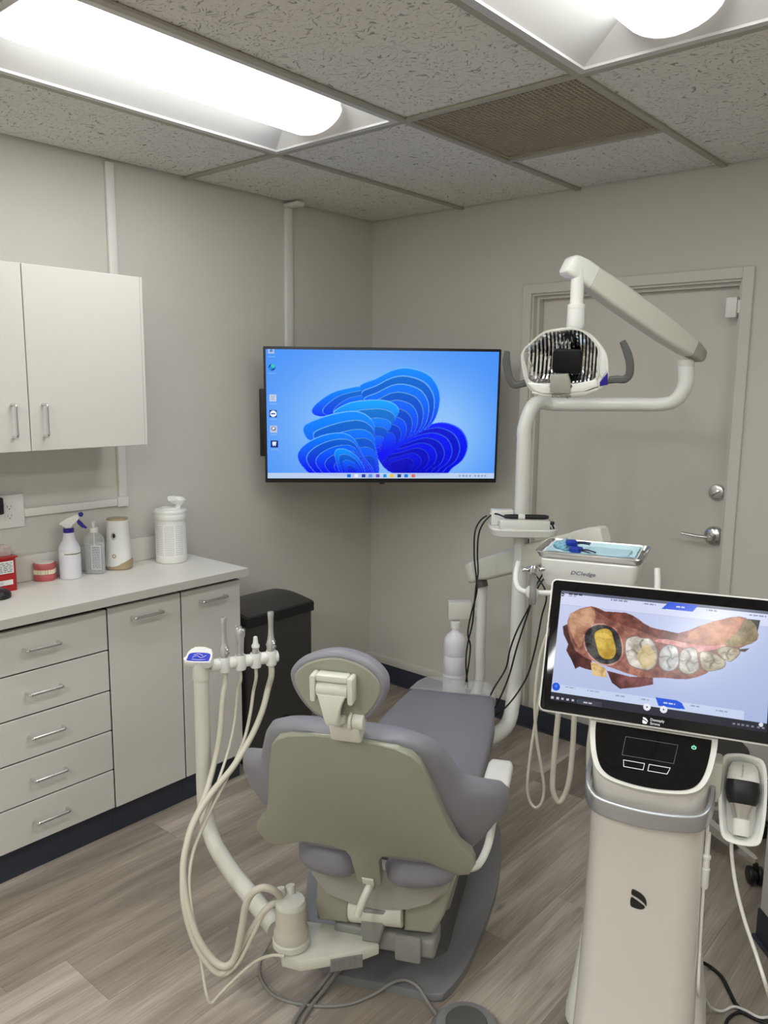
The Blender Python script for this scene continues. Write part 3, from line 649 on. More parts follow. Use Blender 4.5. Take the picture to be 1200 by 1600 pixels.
# ================================================================= TELEVISION IN THE CORNER
TVW, TVH = 1.06, .606
tm = Matrix.Translation((.543, -.535, 1.508)) @ Matrix.Rotation(.784, 4, 'Z') @ Matrix.Rotation(R(2.743), 4, 'X')
t = thing('television', 'wall mounted television in the corner showing a blue desktop picture', 'television', M=tm)
q = B(); box(q, -TVW/2, TVW/2, 0, .035, -TVH/2, TVH/2, .004, 2); part('frame', q, BLACK, t)
q = B(); box(q, -.4, .4, .0355, .075, -.22, .16, .02, 3); part('rear_housing', q, BLACK, t)
q = B(); box(q, -.555, -.505, .05, .085, -.19, .115, .004, 2); box(q, -.506, -.39, .055, .07, -.05, .0, .002, 1); part('side_box', q, BLACK, t, 'slim black box fixed behind the left edge')
q = B(); box(q, -.11, .11, .0755, .085, -.11, .11, .002, 1)
wa, wb = loc(t, [(.012, -.16, 1.53), (.16, -.012, 1.53)])
tube(q, [(0, .085, 0), (0, .30, 0), (0, .45, .005)], .022, 12, 4); tube(q, [(0, .40, .003), wa], .018, 10, 0); tube(q, [(0, .40, .003), wb], .018, 10, 0); part('mount_arm', q, BLACK, t)
inv_ = MW['television'].inverted()
q = B(); box(q, .0005, .012, -.20, -.12, 1.43, 1.63, .002, 1, inv_); part('wall_plate', q, BLACK, t)
q = B(); box(q, .12, .20, -.012, -.0005, 1.43, 1.63, .002, 1, inv_); part('wall_plate', q, BLACK, t)
SW, SH = TVW-.022, TVH-.032
q = B(); box(q, -.012, .012, -.002, .004, -TVH/2-.006, -TVH/2+.004, .001, 1); part('sensor_bump', q, BLACK, t)
def tv_picture():
    nx, ny = 560, 310; X, Y = np.meshgrid(np.linspace(0, 1, nx), np.linspace(1, 0, ny)); X = X*1000; Y = Y*560
    img = np.zeros((ny, nx, 3))
    g = np.exp(-(((X-430)/420)**2+((Y-330)/330)**2)); g2 = np.exp(-(((X-820)/200)**2+((Y-380)/260)**2)); g = np.clip(g+.5*g2, 0, 1)
    for k, (a, b) in enumerate(((62, 150), (140, 200), (250, 252))): img[..., k] = (a+(b-a)*g)/255
    f = lambda pts: [((x-100)*1000/982, (y-124)*560/555) for x, y in pts]
    def petal(pts, anchor, n, c_out, c_in, dark=None, rim=(120, 190, 255)):
        po = [(p.x, p.y) for p in crom([(x, y, 0) for x, y in f(pts)], 5, True)]; ax, ay = f([anchor])[0]
        for k in range(n):
            s = 1-.86*k/n; tt = k/max(1, n-1)
            q_ = [(ax+(x-ax)*s, ay+(y-ay)*s) for x, y in po]; m = in_poly(q_, X, Y)
            if not m.any(): continue
            cy = [y for x, y in q_]; y0, y1 = min(cy), max(cy); sh = np.clip((Y-y0)/(y1-y0+1), 0, 1)
            ph = (sh*1.0)**1.3
            c0 = np.array(c_out)*(1-tt*.5)+np.array(c_in)*tt*.5; c1 = np.array(c_in)*(1-tt*.35)+np.array(dark or c_in)*tt*.35
            if k % 2: c0 = c0*.82
            col = (c0*(1-ph[..., None])+c1*ph[..., None])/255
            img[m] = col[m]
            q2 = [(ax+(x-ax)*s*.985, ay+(y-ay)*s*.985+.6) for x, y in po]; r_ = m & ~in_poly(q2, X, Y)
            img[r_] = np.array(rim)/255*(.85-.3*tt)+img[r_]*.15
    Lb, Db, Nv = (10, 140, 255), (6, 8, 245), (2, 0, 120)
    petal([(640, 658), (560, 560), (585, 500), (700, 470), (790, 440), (860, 430), (930, 460), (962, 525), (945, 590), (900, 630), (850, 662)], (650, 640), 8, (10, 30, 255), (4, 2, 215), Nv, (60, 120, 255))
    petal([(290, 372), (360, 312), (440, 285), (520, 278), (590, 330), (560, 400), (420, 405), (310, 405)], (560, 380), 5, Lb, (8, 60, 250))
    petal([(490, 278), (560, 240), (640, 200), (710, 195), (790, 225), (832, 290), (832, 370), (800, 440), (720, 500), (640, 560), (590, 600), (560, 540), (600, 440), (560, 360)], (590, 560), 9, Lb, Db, Db)
    petal([(380, 395), (440, 350), (520, 335), (600, 335), (652, 360), (655, 400), (610, 455), (575, 500), (565, 560), (540, 480), (500, 420)], (570, 560), 5, (20, 165, 255), (6, 30, 250))
    petal([(250, 455), (290, 425), (400, 390), (490, 385), (550, 430), (560, 520), (575, 662), (480, 662), (430, 560), (330, 520), (270, 505)], (560, 655), 6, Lb, (6, 40, 250))
    petal([(225, 575), (262, 525), (340, 487), (420, 478), (470, 505), (510, 580), (545, 662), (310, 662), (250, 630)], (500, 662), 6, (8, 130, 255), Db)
    petal([(385, 570), (400, 548), (440, 552), (490, 590), (515, 662), (420, 662), (395, 610)], (470, 662), 4, (10, 150, 255), Db)
    # taskbar
    m = Y > 535; paint(img, m, (196, 214, 240), .92)
    cols_ = [(0, 110, 230), (230, 240, 255), (40, 60, 160), (90, 150, 230), (110, 80, 200), (20, 140, 220), (240, 200, 60), (30, 60, 130), (20, 120, 220), (220, 110, 90)]
    for k, c in enumerate(cols_): 
        cx = 355+31.5*k; paint(img, (abs(X-cx) < 8) & (abs(Y-548) < 7), c)
    for x in (845, 862, 876, 892, 915, 930, 945, 960): paint(img, (abs(X-x) < 4) & (abs(Y-548) < 3), (130, 150, 190))
    # desktop icons
    def f1(x, y): return f([(x, y)])[0]
    for (x, y), kind in (((123, 130), 'bin'), ((125, 200), 'disc'), ((127, 330), 'page'), ((128, 397), 'band'), ((128, 463), 'head'), ((130, 528), 'tooth')):
        cx, cy = f1(x, y)
        if kind == 'bin': paint(img, (abs(X-cx) < 13) & (abs(Y-cy) < 13), (190, 205, 225), .8); paint(img, ((X-cx)**2+(Y-cy)**2 < 40), (90, 130, 200))
        if kind == 'disc': paint(img, ((X-cx)**2+(Y-cy)**2 < 196), (10, 60, 160)); paint(img, ((X-cx-4)**2+(Y-cy+5)**2 < 80), (60, 200, 190)); paint(img, ((X-cx+5)**2+(Y-cy-4)**2 < 50), (40, 140, 230))
        if kind == 'page': paint(img, (abs(X-cx) < 14) & (abs(Y-cy) < 14), (205, 215, 235)); [paint(img, (abs(X-cx) < 10) & (abs(Y-cy-k) < 1), (120, 140, 180)) for k in (-8, -3, 2, 7)]
        if kind == 'band': paint(img, (abs(X-cx) < 16) & (abs(Y-cy) < 16), (20, 60, 130)); paint(img, ((X-cx)**2+(Y-cy)**2 < 190), (240, 244, 250)); paint(img, (abs(X-cx) < 9) & (abs(Y-cy) < 3), (20, 80, 170))
        if kind == 'head': paint(img, (abs(X-cx) < 15) & (abs(Y-cy) < 15), (190, 200, 225)); paint(img, ((X-cx)**2+(Y-cy+2)**2 < 90), (60, 70, 110)); paint(img, ((X-cx)**2+(Y-cy+3)**2 < 40), (225, 225, 235))
        if kind == 'tooth': paint(img, (abs(X-cx) < 16) & (abs(Y-cy) < 15), (16, 40, 120)); paint(img, in_poly([(cx-9, cy-9), (cx+9, cy-9), (cx+8, cy+2), (cx+4, cy+11), (cx, cy+3), (cx-4, cy+11), (cx-8, cy+2)], X, Y), (230, 240, 250))
        paint(img, (abs(X-cx) < 16) & (abs(Y-cy-25) < 2), (150, 190, 240), .7)
    return img, nx, ny
img, nx, ny = tv_picture()
screen_mesh('screen', SW, SH, nx, ny, np.clip(img, 0, 1), .98*2**-EXPO, t, axes((0, -.0008, .004), (1,0,0), (0,0,1), (0,-1,0)))
# ================================================================= DENTAL CHAIR
CHA = R(26); CHO = Vector((1.644, -1.785, 0))
t = thing('dental_chair', 'grey upholstered dental chair seen from behind its raised backrest', 'dental chair', CHO, CHA)
def CW(l, tt, z): return MW['dental_chair'] @ Vector((l, tt, z))
q = B(); prism(q, smooth2([(-.15, -.004), (0, -.002), (.14, -.004), (.176, .02), (.212, .13), (.24, .34), (.25, .54), (.235, .75), (.19, .92), (0, .96), (-.22, .92), (-.36, .72), (-.375, .45), (-.30, .22), (-.185, .02)], 4), .0005, .026, .006); part('base_plate', q, BASEG, t)
# lift column and linkage
q = B(); loft(q, [[(x*s, .40+y*s2, z) for x, y in rrect(-.13, .13, -.24, .24, .04, 4)] for z, s, s2 in ((.0265, 1.15, 1.1), (.06, 1.05, 1.04), (.20, 1, 1), (.22, .95, .98))]); part('lift_column', q, DGREY, t)
q = B(); box(q, -.17, .17, .06, .42, .2205, .285, .02, 3); part('lift_carriage', q, GREYP, t)
MX = axes((0, 0, 0), (1,0,0), (0,0,1), (0,-1,0))       # outline in (l, z), depth towards the rear
for s, pts in ((-1, [(-.175, .214), (-.086, .221), (-.084, .30), (-.13, .338), (-.175, .318), (-.178, .26)]), (1, [(.066, .229), (.146, .236), (.172, .29), (.2, .40), (.17, .43), (.11, .40), (.068, .315)])):
    q = B(); prism(q, pts, -.30, .05, .010, MX, 3); part('linkage_cover', q, SHELL, t)
q = B(); cyl(q, (-.083, -.035, .262), (.064, -.035, .272), .036, 28); part('pivot_barrel', q, CREAM, t)
q = B(); box(q, -.13, .15, -.045, .05, .155, .212, .012, 3); box(q, .045, .115, -.06, -.045, .148, .222, .006, 2); part('lower_bracket', q, GREYP, t)
q = B(); 
rings = []
for y, s, dz in ((-.075, .90, 0), (-.065, .98, 0), (.0, 1, 0), (.25, 1.0, .0), (.5, .95, .03), (.8, .85, .07), (.95, .8, .09)):
    o = [(-.195, .41), (-.185, .36), (-.155, .318), (-.08, .303), (0, .300), (.09, .312), (.155, .34), (.19, .38), (.197, .415)]
    rings.append([(x*s, y, z*1.0+dz*(.45-z)/.1*.8) for x, z in o])
loft(q, rings); part('seat_pan', q, PANG, t)
q = B(); tube(q, [(-.004, -.06, .40), (-.01, -.11, .385), (-.022, -.135, .355), (-.032, -.145, .322)], .010, 12, 5); part('recline_lever', q, CREAM, t)
# seat cushion
def seat_ring(y, hw, zb, zt, n=26):
    zc = (zb+zt)/2; hz = (zt-zb)/2; o = []
    for k in range(n):
        a = 2*math.pi*k/n; c, s = math.cos(a), math.sin(a)
        x = hw*math.copysign(abs(c)**.5, c); z = hz*math.copysign(abs(s)**.55, s)
        o.append((x, y, zc+z + (.010*(abs(x)/hw)**2 if s > 0 else 0)))
    return o
q = B(); prof = [(-.03, .17, .41, .47), (-.015, .195, .40, .488), (.05, .207, .40, .495), (.2, .212, .40, .497), (.4, .212, .40, .495), (.56, .208, .402, .49), (.75, .2, .41, .483), (.9, .182, .415, .478), (1.0, .168, .418, .473), (1.03, .160, .422, .470), (1.05, .146, .428, .464), (1.058, .12, .436, .456)]
loft(q, [seat_ring(*p) for p in prof]); part('seat_cushion', q, UPH, t, ang=60)
for s, x0, x1 in ((-1, -.205, -.04), (1, .028, .218)):
    q = B(); rings = []; N = 14
    for k in range(N+1):
        f = k/N; x = x0+(x1-x0)*f; g = (1-abs(2*f-1)**3.2)**.5 if 0 < f < 1 else .12
        zc = .452+ (.012 if s > 0 else 0) * f; outer = f if s > 0 else 1-f
        rings.append([(x, -.095+.06*math.cos(a)*g, zc-.010+.02*outer+.052*math.sin(a)*g) for a in [2*math.pi*j/16 for j in range(16)]])
    loft(q, rings); part('rear_bolster', q, UPH, t, ang=60)
# clear toe cover
q = B(); prof2 = [(1.0, .174, .412, .480), (1.07, .166, .412, .477), (1.12, .158, .414, .474), (1.165, .142, .416, .470), (1.195, .112, .42, .464), (1.206, .075, .428, .456), (1.208, .03, .436, .448)]
loft(q, [seat_ring(*p) for p in prof2], cap=False); part('toe_cover', q, clear_mat('clear_vinyl', srgb((215, 215, 215)), .10, .12), t, 'clear plastic sleeve over the foot end', ang=60)
# backrest: local u up the back, n forward
P0 = Vector((0, -.149, .434)); U = Vector((0, -.436, .9)).normalized(); NF = Vector((0, U.z, -U.y))
BM = axes(P0, (1,0,0), U, (0, -U.z, U.y))            # outline (l, u); +depth = rearwards
def bk(l, u_, n): return P0 + Vector((l, 0, 0)) + U*u_ + NF*n
# widths: (u, half width, thickness)
keys = [(.098, .19, .010), (.104, .225, .025), (.115, .262, .04), (.135, .288, .05), (.17, .315, .052), (.21, .333, .054), (.25, .338, .055), (.285, .326, .05), (.31, .294, .046), (.328, .264, .044), (.345, .245, .043), (.385, .230, .042), (.45, .206, .041), (.48, .188, .038), (.505, .158, .032), (.52, .122, .022), (.527, .085, .010)]
q = B(); rings = []; n = 44
for u_, hw, th in keys:
    ring = []
    for k in range(n):
        a = 2*math.pi*k/n; c, s = math.cos(a), math.sin(a)
        l = hw*math.copysign(abs(c)**.62, c); nn = th*math.copysign(abs(s)**.62, s)
        w = max(0, abs(l)-.15); fwd = 1.5*w*w + .10*w
        ring.append(bk(l, u_ - .18*max(0, abs(l)-.24)*(1 if u_ > .2 else -.6), th+.003+nn+fwd))
    rings.append(ring)
loft(q, rings); part('backrest_cushion', q, UPH, t, ang=60)
half = [(0, .528), (.06, .526), (.12, .514), (.15, .498), (.168, .474), (.19, .39), (.214, .28), (.238, .2), (.264, .172), (.272, .14), (.256, .096), (.228, .084), (.15, .124), (.08, .122), (.046, .112), (.036, .092), (.031, .0), (.0295, -.016)]
out = [(-x, y) for x, y in half[::-1]] + half[1:]
q = B(); c_ = (0, .3)
pillow(q, out, [(-.02, .99), (-.002, 1.0), (.0035, 1.0), (.0055, .996), (.006, .988)], BM, c_)
part('back_shell', q, SHELL, t, ang=40)
q = B(); prism(q, [(-.016, -.012), (.014, -.012), (.014, .012), (-.016, .012)], .0065, .011, .002, BM); part('hinge_cover', q, CREAM, t)
# armrests
for s in (-1, 1):
    q = B(); tube(q, [(s*.235, -.11, .475), (s*.262, -.09, .478), (s*.276, -.02, .488), (s*.278, .07, .51), (s*.279, .11, .55), (s*.279, .12, .585)], .0105, 12, 5, flat=.75); ar = part('armrest_bracket', q, CREAM, t)
    q = B(); loft(q, [[(s*.279+x*k, y0+.0*x, .592+z*k) for x, z in rrect(-.036, .036, -.014, .014, .011, 3)] for y0, k in ((.005, .7), (.012, .95), (.03, 1), (.16, 1), (.215, .98), (.235, .85), (.243, .6))]); part('armrest', q, WHITE, t)
# headrest
a = R(86); HU = Vector((0, -math.cos(a), math.sin(a))); HM = axes((0, -.41, 1.046), (1,0,0), HU, (0, -HU.z, HU.y))
ho = smooth2([(-.104, -.012), (-.098, .018), (-.062, .046), (0, .062), (.062, .05), (.099, .022), (.108, -.008), (.094, -.046), (.062, -.084), (.02, -.096), (-.02, -.096), (-.056, -.082), (-.086, -.05)], 5)
q = B(); pillow(q, ho, [(-.058, .3), (-.055, .7), (-.048, .88), (-.036, .96), (-.020, 1.0), (-.008, .995), (0, .955), (.003, .90), (.001, .80)], HM); part('headrest_cushion', q, UPH, t, ang=70)
q = B(); pillow(q, ho, [(-.004, .875), (.004, .87), (.0065, .84), (.007, .3)], HM); part('headrest_shell', q, SHELL, t)
q = B()
for x0, x1 in ((-.046, -.034), (.034, .046)): prism(q, rrect(x0, x1, -.034, .024, .005, 3), .0082, .040, .003, HM)
prism(q, rrect(-.0339, .0339, .010, .024, .004, 3), .0082, .036, .003, HM); part('headrest_yoke', q, CREAM, t)
q = B(); cyl(q, HM @ Vector((-.0335, -.008, .024)), HM @ Vector((.0335, -.008, .024)), .0165, 24); 
pts = [HM @ Vector((-.0, -.012, .030)), HM @ Vector((0, -.04, .036)), HM @ Vector((.002, -.075, .032)), bk(.010, .59, .0), bk(.013, .55, .002)]
rr = []
for k, p in enumerate(crom(pts, 4)):
    f = k/16; w = .033-.020*math.sin(min(1, f*1.6)*math.pi/2)+.012*max(0, f-.6)/.4
    d = .013
    rr.append([(p.x+x*w/.03, p.y+y*.9, p.z+y*.45) for x, y in rrect(-.03, .03, -d, d, .008, 3)])
loft(q, rr); part('headrest_arm', q, CREAM, t)
q = B(); prism(q, rrect(-.016, .052, .536, .582, .008, 3), -.030, .020, .005, BM); part('headrest_socket', q, CREAM, t)
q = B(); cyl(q, bk(.036, .588, -.004), bk(.060, .588, -.004), .017, 24); cyl(q, bk(.028, .588, -.004), bk(.0355, .588, -.004), .020, 24); part('locking_knob', q, CREAM, t)

# ----------------------------------------------------------------- assistant arm, left of the chair
px_, py_ = 1.02, -1.906
t = thing('assistant_arm', 'cream curved assistant arm with instrument holder bar and blue touch pad', 'dental arm', (1.5, -1.98, 0))
L_ = lambda pts: loc(t, pts)
q = B(); tube(q, L_([(px_, py_, .80), (px_, py_, .60), (px_, py_, .40), (px_+.012, py_-.002, .335), (px_+.06, py_-.013, .275), (px_+.16, py_-.033, .24), (px_+.30, py_-.062, .222), (1.44, -1.992, .205)]), lambda f: .0225+.004*f, 16, 6); part('curved_pole', q, CREAM, t, ang=60)
q = B(); tube(q, L_([(px_, py_, .775), (px_, py_, .8), (px_, py_, .83)]), .0255, 16, 2); part('pole_cap', q, CREAM, t)
pl = [P(432, 1462, z=.19), P(440, 1494, z=.19), P(470, 1502, z=.19), P(560, 1487, z=.19), P(592, 1475, z=.19), P(588, 1456, z=.19), P(560, 1448, z=.19), P(480, 1440, z=.19), P(442, 1440, z=.19)]
q = B(); prism(q, [(p.x-1.5, p.y+1.98) for p in pl], .158, .19, .006); part('arm_plate', q, CREAM, t)
a_, b_ = P(516, 1494.5, z=.19), P(566, 1486.5, z=.19); q = B(); dv = (b_-a_).normalized(); nv = Vector((dv.y, -dv.x, 0)); nv = nv if nv.dot(CAM-a_) > 0 else -nv
for k in range(22):
    c = a_.lerp(b_, (k+.5)/22) + nv*.003; c.z = .166; c -= Vector((1.5, -1.98, 0)); box(q, -.0016, .0016, -.003, .003, -.017, .016, 0, 1, axes(c, dv, nv, (0,0,1)))
part('brush_strip', q, GREYP, t, kind='stuff')
b0 = P(585, 1463, z=.191); bx = Vector((math.cos(CHA), math.sin(CHA), 0)); by = Vector((-math.sin(CHA), math.cos(CHA), 0))
q = B(); prism(q, [(-.027, 0), (.021, .002), (.034, .05), (.038, .10), (-.026, .098), (-.03, .045)], -.035, .03, .008, axes(b0-Vector((1.5, -1.98, 0)), bx, (0,0,1), -by), 3); part('pivot_bracket', q, GREYP, t, 'darker grey pivot bracket')
cc = P(455, 1475, z=.191) - Vector((1.5, -1.98, 0)) + Vector((0, 0, .0005))
q = B(); M = Matrix.Translation(cc)
lathe(q, [(.046, 0), (.049, .004), (.049, .018), (.046, .022)], 32, M); part('canister_base', q, CREAM, t)
TRANS = mat('translucent_housing', srgb((196, 192, 178)), .18, noise=.01, coat=.3)
q = B(); lathe(q, [(.046, .0225), (.046, .045), (.043, .052), (.041, .06), (.041, .105), (.040, .112)], 32, M); part('canister_body', q, TRANS, t)
q = B(); M2 = M @ Matrix.Rotation(R(25), 4, 'Y') if False else M
lathe(q, [(.040, .1125), (.0405, .118), (.036, .128), (.02, .132), (0, .1325)], 32, M2); part('canister_cap', q, CREAM, t)
q = B()
for dx, dy in ((-.028, -.008), (-.018, .018)): tube(q, [cc+Vector((dx, dy, .10)), cc+Vector((dx, dy, .128)), cc+Vector((dx-.004, dy, .15))], .0125, 12, 2)
part('hose_port', q, CREAM, t)
# touch pad
pm = axes(Vector((px_, py_, .842))-Vector((1.5, -1.98, 0)), (.80, .60, 0), Vector((-.52, .69, .5)).normalized(), Vector((.30, -.40, .866)).normalized())
q = B(); prism(q, smooth2([(-.036, -.028), (.032, -.028), (.038, -.018), (.034, .018), (.02, .03), (-.022, .03), (-.036, .02), (-.04, -.016)], 3), -.014, .012, .006, pm); pad = part('touch_pad', q, WHITE, t)
q = B(); prism(q, smooth2([(-.03, -.024), (.026, -.024), (.032, -.016), (.03, .004), (0, .008), (-.03, .004), (-.034, -.014)], 3), .0121, .0128, 0, pm); part('blue_label', q, mat('blue_label', srgb((34, 52, 190)), .3, noise=.02), pad, 'blue membrane label')
q = B()
for pts in ([(-.02, -.012), (-.008, -.004), (.006, -.012), (.02, -.002)], [(-.018, -.002), (-.004, .003), (.01, -.004)], [(-.02, -.018), (0, -.02), (.02, -.018)]): tube(q, [pm @ Vector((x, y, .0131)) for x, y in pts], .0008, 5, 3)
part('label_lines', q, WHITE, pad)
# holder bar
barA, barB = Vector((px_, py_, .812)), P(434, 1025, z=.812); bd = (barB-barA).normalized()
q = B(); tube(q, L_([barA+bd*.026, barB-bd*.014]), .011, 12, 1); part('holder_bar', q, CREAM, t)
fr = [.295, .50, .70, .905]; Lb = (barB-barA).length
for f0, f1 in ((.12, .255), (.345, .455), (.55, .66), (.745, .86), (.945, 1.0)):
    q = B(); a0, a1 = barA+bd*Lb*f0, barA+bd*Lb*f1; cyl(q, *L_([a0, a1]), .0185, 20, .3); part('spacer', q, WHITE, t)
side = Vector((-bd.y, bd.x, 0))*-1
for f in fr:
    q = B(); c = loc(t, [barA+bd*Lb*f+side*.004])[0]; lathe(q, [(.0155, -.024), (.017, -.02), (.017, .018), (.0155, .022), (.0125, .022), (.0125, -.024)], 20, Matrix.Translation(c)); part('instrument_cup', q, WHITE, t)
INST = mat('instrument_grey', srgb((212, 212, 210)), .25, .7, noise=.03)
def hpt(f): return barA+bd*Lb*f+side*.004
def hose_pts(lst): return [P(u_, v_, d=d_) for u_, v_, d_ in lst]
dcan = FW.dot(P(455, 1400, z=.31)-CAM)
hv = []
def instrument(name, label, cat, f, build, hose, r, group=None):
    b0 = hpt(f); tt = thing(name, label, cat, b0, group=group); build(tt)
    start = [b0+Vector((0, 0, -.022)), b0+Vector((0, 0, -.06))]
    q = B(); tube(q, [p-b0 for p in start+hose_pts(hose)], r, 12, 6); part('hose', q, HOSE, tt, ang=60); return tt
def hve(tt):
    q = B(); lathe(q, [(.0095, -.022), (.0115, -.018), (.0125, 0), (.0118, .024), (.0135, .026), (.0135, .05), (.0115, .055), (.0085, .075), (.0072, .10), (.0085, .125), (.0100, .142), (.0088, .146), (.006, .146), (.006, .14)], 20); part('handle', q, INST, tt)
    q = B(); cyl(q, (-.019, 0, .038), (.019, 0, .038), .0055, 14); tube(q, [(.013, 0, .05), (.019, 0, .058)], .003, 8, 0); part('valve', q, CHROME, tt)
instrument('suction_handpiece', 'grey suction handpiece nearest the blue touch pad', 'handpiece', fr[0], hve, [(348, 1090, 2.43), (343, 1150, 2.42), (333, 1200, 2.40), (318, 1250, 2.30), (296, 1300, 2.22), (286, 1360, 2.17), (289, 1420, 2.14), (308, 1480, 2.13), (342, 1521, 2.12), (366, 1500, 2.12), (392, 1455, 2.11), (412, 1425, 2.10), (428, 1412, 2.11), (442, 1415, dcan)], .0085)
def syr(tt):
    q = B(); lathe(q, [(.008, -.022), (.0098, -.015), (.0105, .02), (.011, .05), (.013, .078), (.0155, .082), (.016, .096), (.0135, .103), (.006, .106), (0, .107)], 18); part('handle', q, INST, tt)
    for k in range(2):
        q = B(); s = -1 if k else 1; cyl(q, (s*.010, 0, .098), (s*.019, 0, .107), .0052, 12); part('button', q, CHROME, tt)
    q = B(); cyl(q, (0, 0, .10), (0, 0, .112), .006, 12); part('tip_collar', q, CHROME, tt)
instrument('air_water_syringe', 'slim metal air water syringe standing second on the holder bar', 'syringe', fr[1], syr, [(371, 1080, 2.47), (366, 1130, 2.45), (356, 1175, 2.42), (336, 1235, 2.33), (312, 1300, 2.25), (296, 1360, 2.18), (301, 1430, 2.14), (314, 1500, 2.13), (322, 1550, 2.10), (330, 1567, 2.10), (345, 1552, 2.10), (372, 1525, 2.10), (400, 1502, 2.10), (425, 1493, 2.06), (445, 1494, 2.04)], .0042)
def sal(tt):
    q = B(); lathe(q, [(.0075, -.022), (.0095, -.016), (.0105, .0), (.0105, .036), (.009, .038)], 18); part('handle', q, INST, tt)
    q = B(); lathe(q, [(.009, .0385), (.0125, .040), (.0125, .046), (.0085, .052), (.0062, .072), (.004, .074), (0, .074)], 18); part('tip_socket', q, WHITE, tt)
instrument('saliva_ejector', 'short saliva ejector with white tip socket on the holder bar', 'ejector', fr[2], sal, [(396, 1080, 2.5), (391, 1115, 2.49), (380, 1160, 2.46), (355, 1215, 2.36), (325, 1275, 2.28), (301, 1335, 2.2), (296, 1395, 2.16), (308, 1455, 2.14), (330, 1500, 2.13), (347, 1524, 2.12), (372, 1505, 2.11), (395, 1462, 2.10), (412, 1428, 2.10), (424, 1416, 2.11), (436, 1420, dcan+.01)], .0052)
instrument('suction_handpiece', 'grey suction handpiece at the far right end of the holder bar', 'handpiece', fr[3], hve, [(419, 1075, 2.52), (410, 1110, 2.50), (393, 1150, 2.46), (365, 1197, 2.38), (330, 1240, 2.30), (303, 1285, 2.23), (287, 1345, 2.18), (290, 1400, 2.15), (306, 1458, 2.13), (330, 1497, 2.12), (352, 1510, 2.11), (368, 1494, 2.11), (378, 1450, 2.09), (384, 1415, 2.08), (395, 1395, 2.07), (412, 1387, 2.07), (430, 1393, 2.08), (440, 1404, dcan-.015)], .0095)

# ================================================================= LIGHT POST AND DENTAL LIGHT
bx_, by_ = 1.352, -.655
t = thing('dental_light', 'overhead dental light on a bent cream post with folding arm', 'dental light', (bx_, by_, 0)); L_ = lambda pts: loc(t, pts)
e1, e2, e3 = P(1030, 632, d=2.8), P(1071, 600, d=2.75), P(1071, 566, d=2.74)
q = B(); tube(q, L_([CW(.03, .80, .30), CW(.08, .9, .30), (bx_+.02, by_-.10, .345), (bx_, by_-.01, .45), (bx_, by_, .56), (bx_, by_, .8), (bx_, by_, 1.2), (bx_, by_, 1.45)]), .0285, 18, 6); part('post', q, WHITEM, t, ang=60)
q = B(); c0 = Vector((bx_, by_, 1.45)); hz = P(870, 632, d=3.06)
tube(q, L_([c0, (bx_, by_, 1.50), c0.lerp(hz, .30)+Vector((0, 0, .095)), hz, hz.lerp(e1, .5), hz.lerp(e1, .8), e1, e1.lerp(e2, .5)+Vector((.012, 0, -.02)), e2, e3]), lambda f: .0275-.0035*min(1, f*1.6)+.004*max(0, f-.75)*4, 18, 7); part('bent_arm', q, WHITEM, t, ang=60)
q = B(); s0 = loc(t, [e3])[0]; lathe(q, [(.029, -.012), (.030, -.008), (.030, .006), (.027, .010), (.020, .011), (.020, .045), (0, .046)], 24, Matrix.Translation(s0)); part('arm_sleeve', q, CREAM, t)
# folding swing arm (tapered beam)
A0, A1 = loc(t, [P(1088, 551, d=2.72), P(893, 414, d=2.50)]); ax = (A1-A0).normalized(); sd = ax.cross(Vector((0,0,1))).normalized(); nu = sd.cross(ax)
def beam(q, a, b, secs, r=.018):
    rr = []
    for f, hw, hh, off in secs:
        c = a.lerp(b, f); rr.append([c+sd*x+nu*(y+off) for x, y in rrect(-hw, hw, -hh, hh, min(hw, hh)*.45, 4)])
    loft(q, rr)
q = B(); beam(q, A0, A1, [(.05, .026, .028, .0), (.10, .03, .034, 0), (.3, .031, .040, 0), (.7, .031, .041, 0), (.86, .03, .037, 0)]); part('swing_arm', q, CREAM, t)
q = B(); beam(q, A0, A1, [(-.05, .02, .012, -.006), (-.035, .026, .021, -.004), (.02, .027, .028, 0), (.049, .027, .0285, 0)]); part('lower_end_cap', q, PANG, t, 'grey lower end cap')
q = B(); beam(q, A0, A1, [(.862, .0305, .0375, 0), (.93, .031, .037, .0), (.985, .0305, .036, -.003), (1.015, .029, .033, -.006), (1.03, .024, .026, -.009), (1.036, .014, .015, -.010)]); part('upper_end_cap', q, WHITE, t, 'white upper end cap')
st = loc(t, [P(903, 428, d=2.5)])[0]; sb = loc(t, [P(900, 512, d=2.47)])[0]
q = B(); lathe(q, [(.0205, -.095), (.0205, .012), (.019, .014)], 24, Matrix.Translation(st)); part('stem', q, WHITE, t)
q = B(); h = st.z-.092-sb.z; lathe(q, [(.024, 0), (.0285, .01), (.027, h-.022), (.0275, h-.014), (.0265, h-.0135), (.0275, h-.013), (.0275, h-.002), (.0255, h)], 28, Matrix.Translation((st.x, st.y, sb.z))); part('stem_collar', q, WHITE, t)
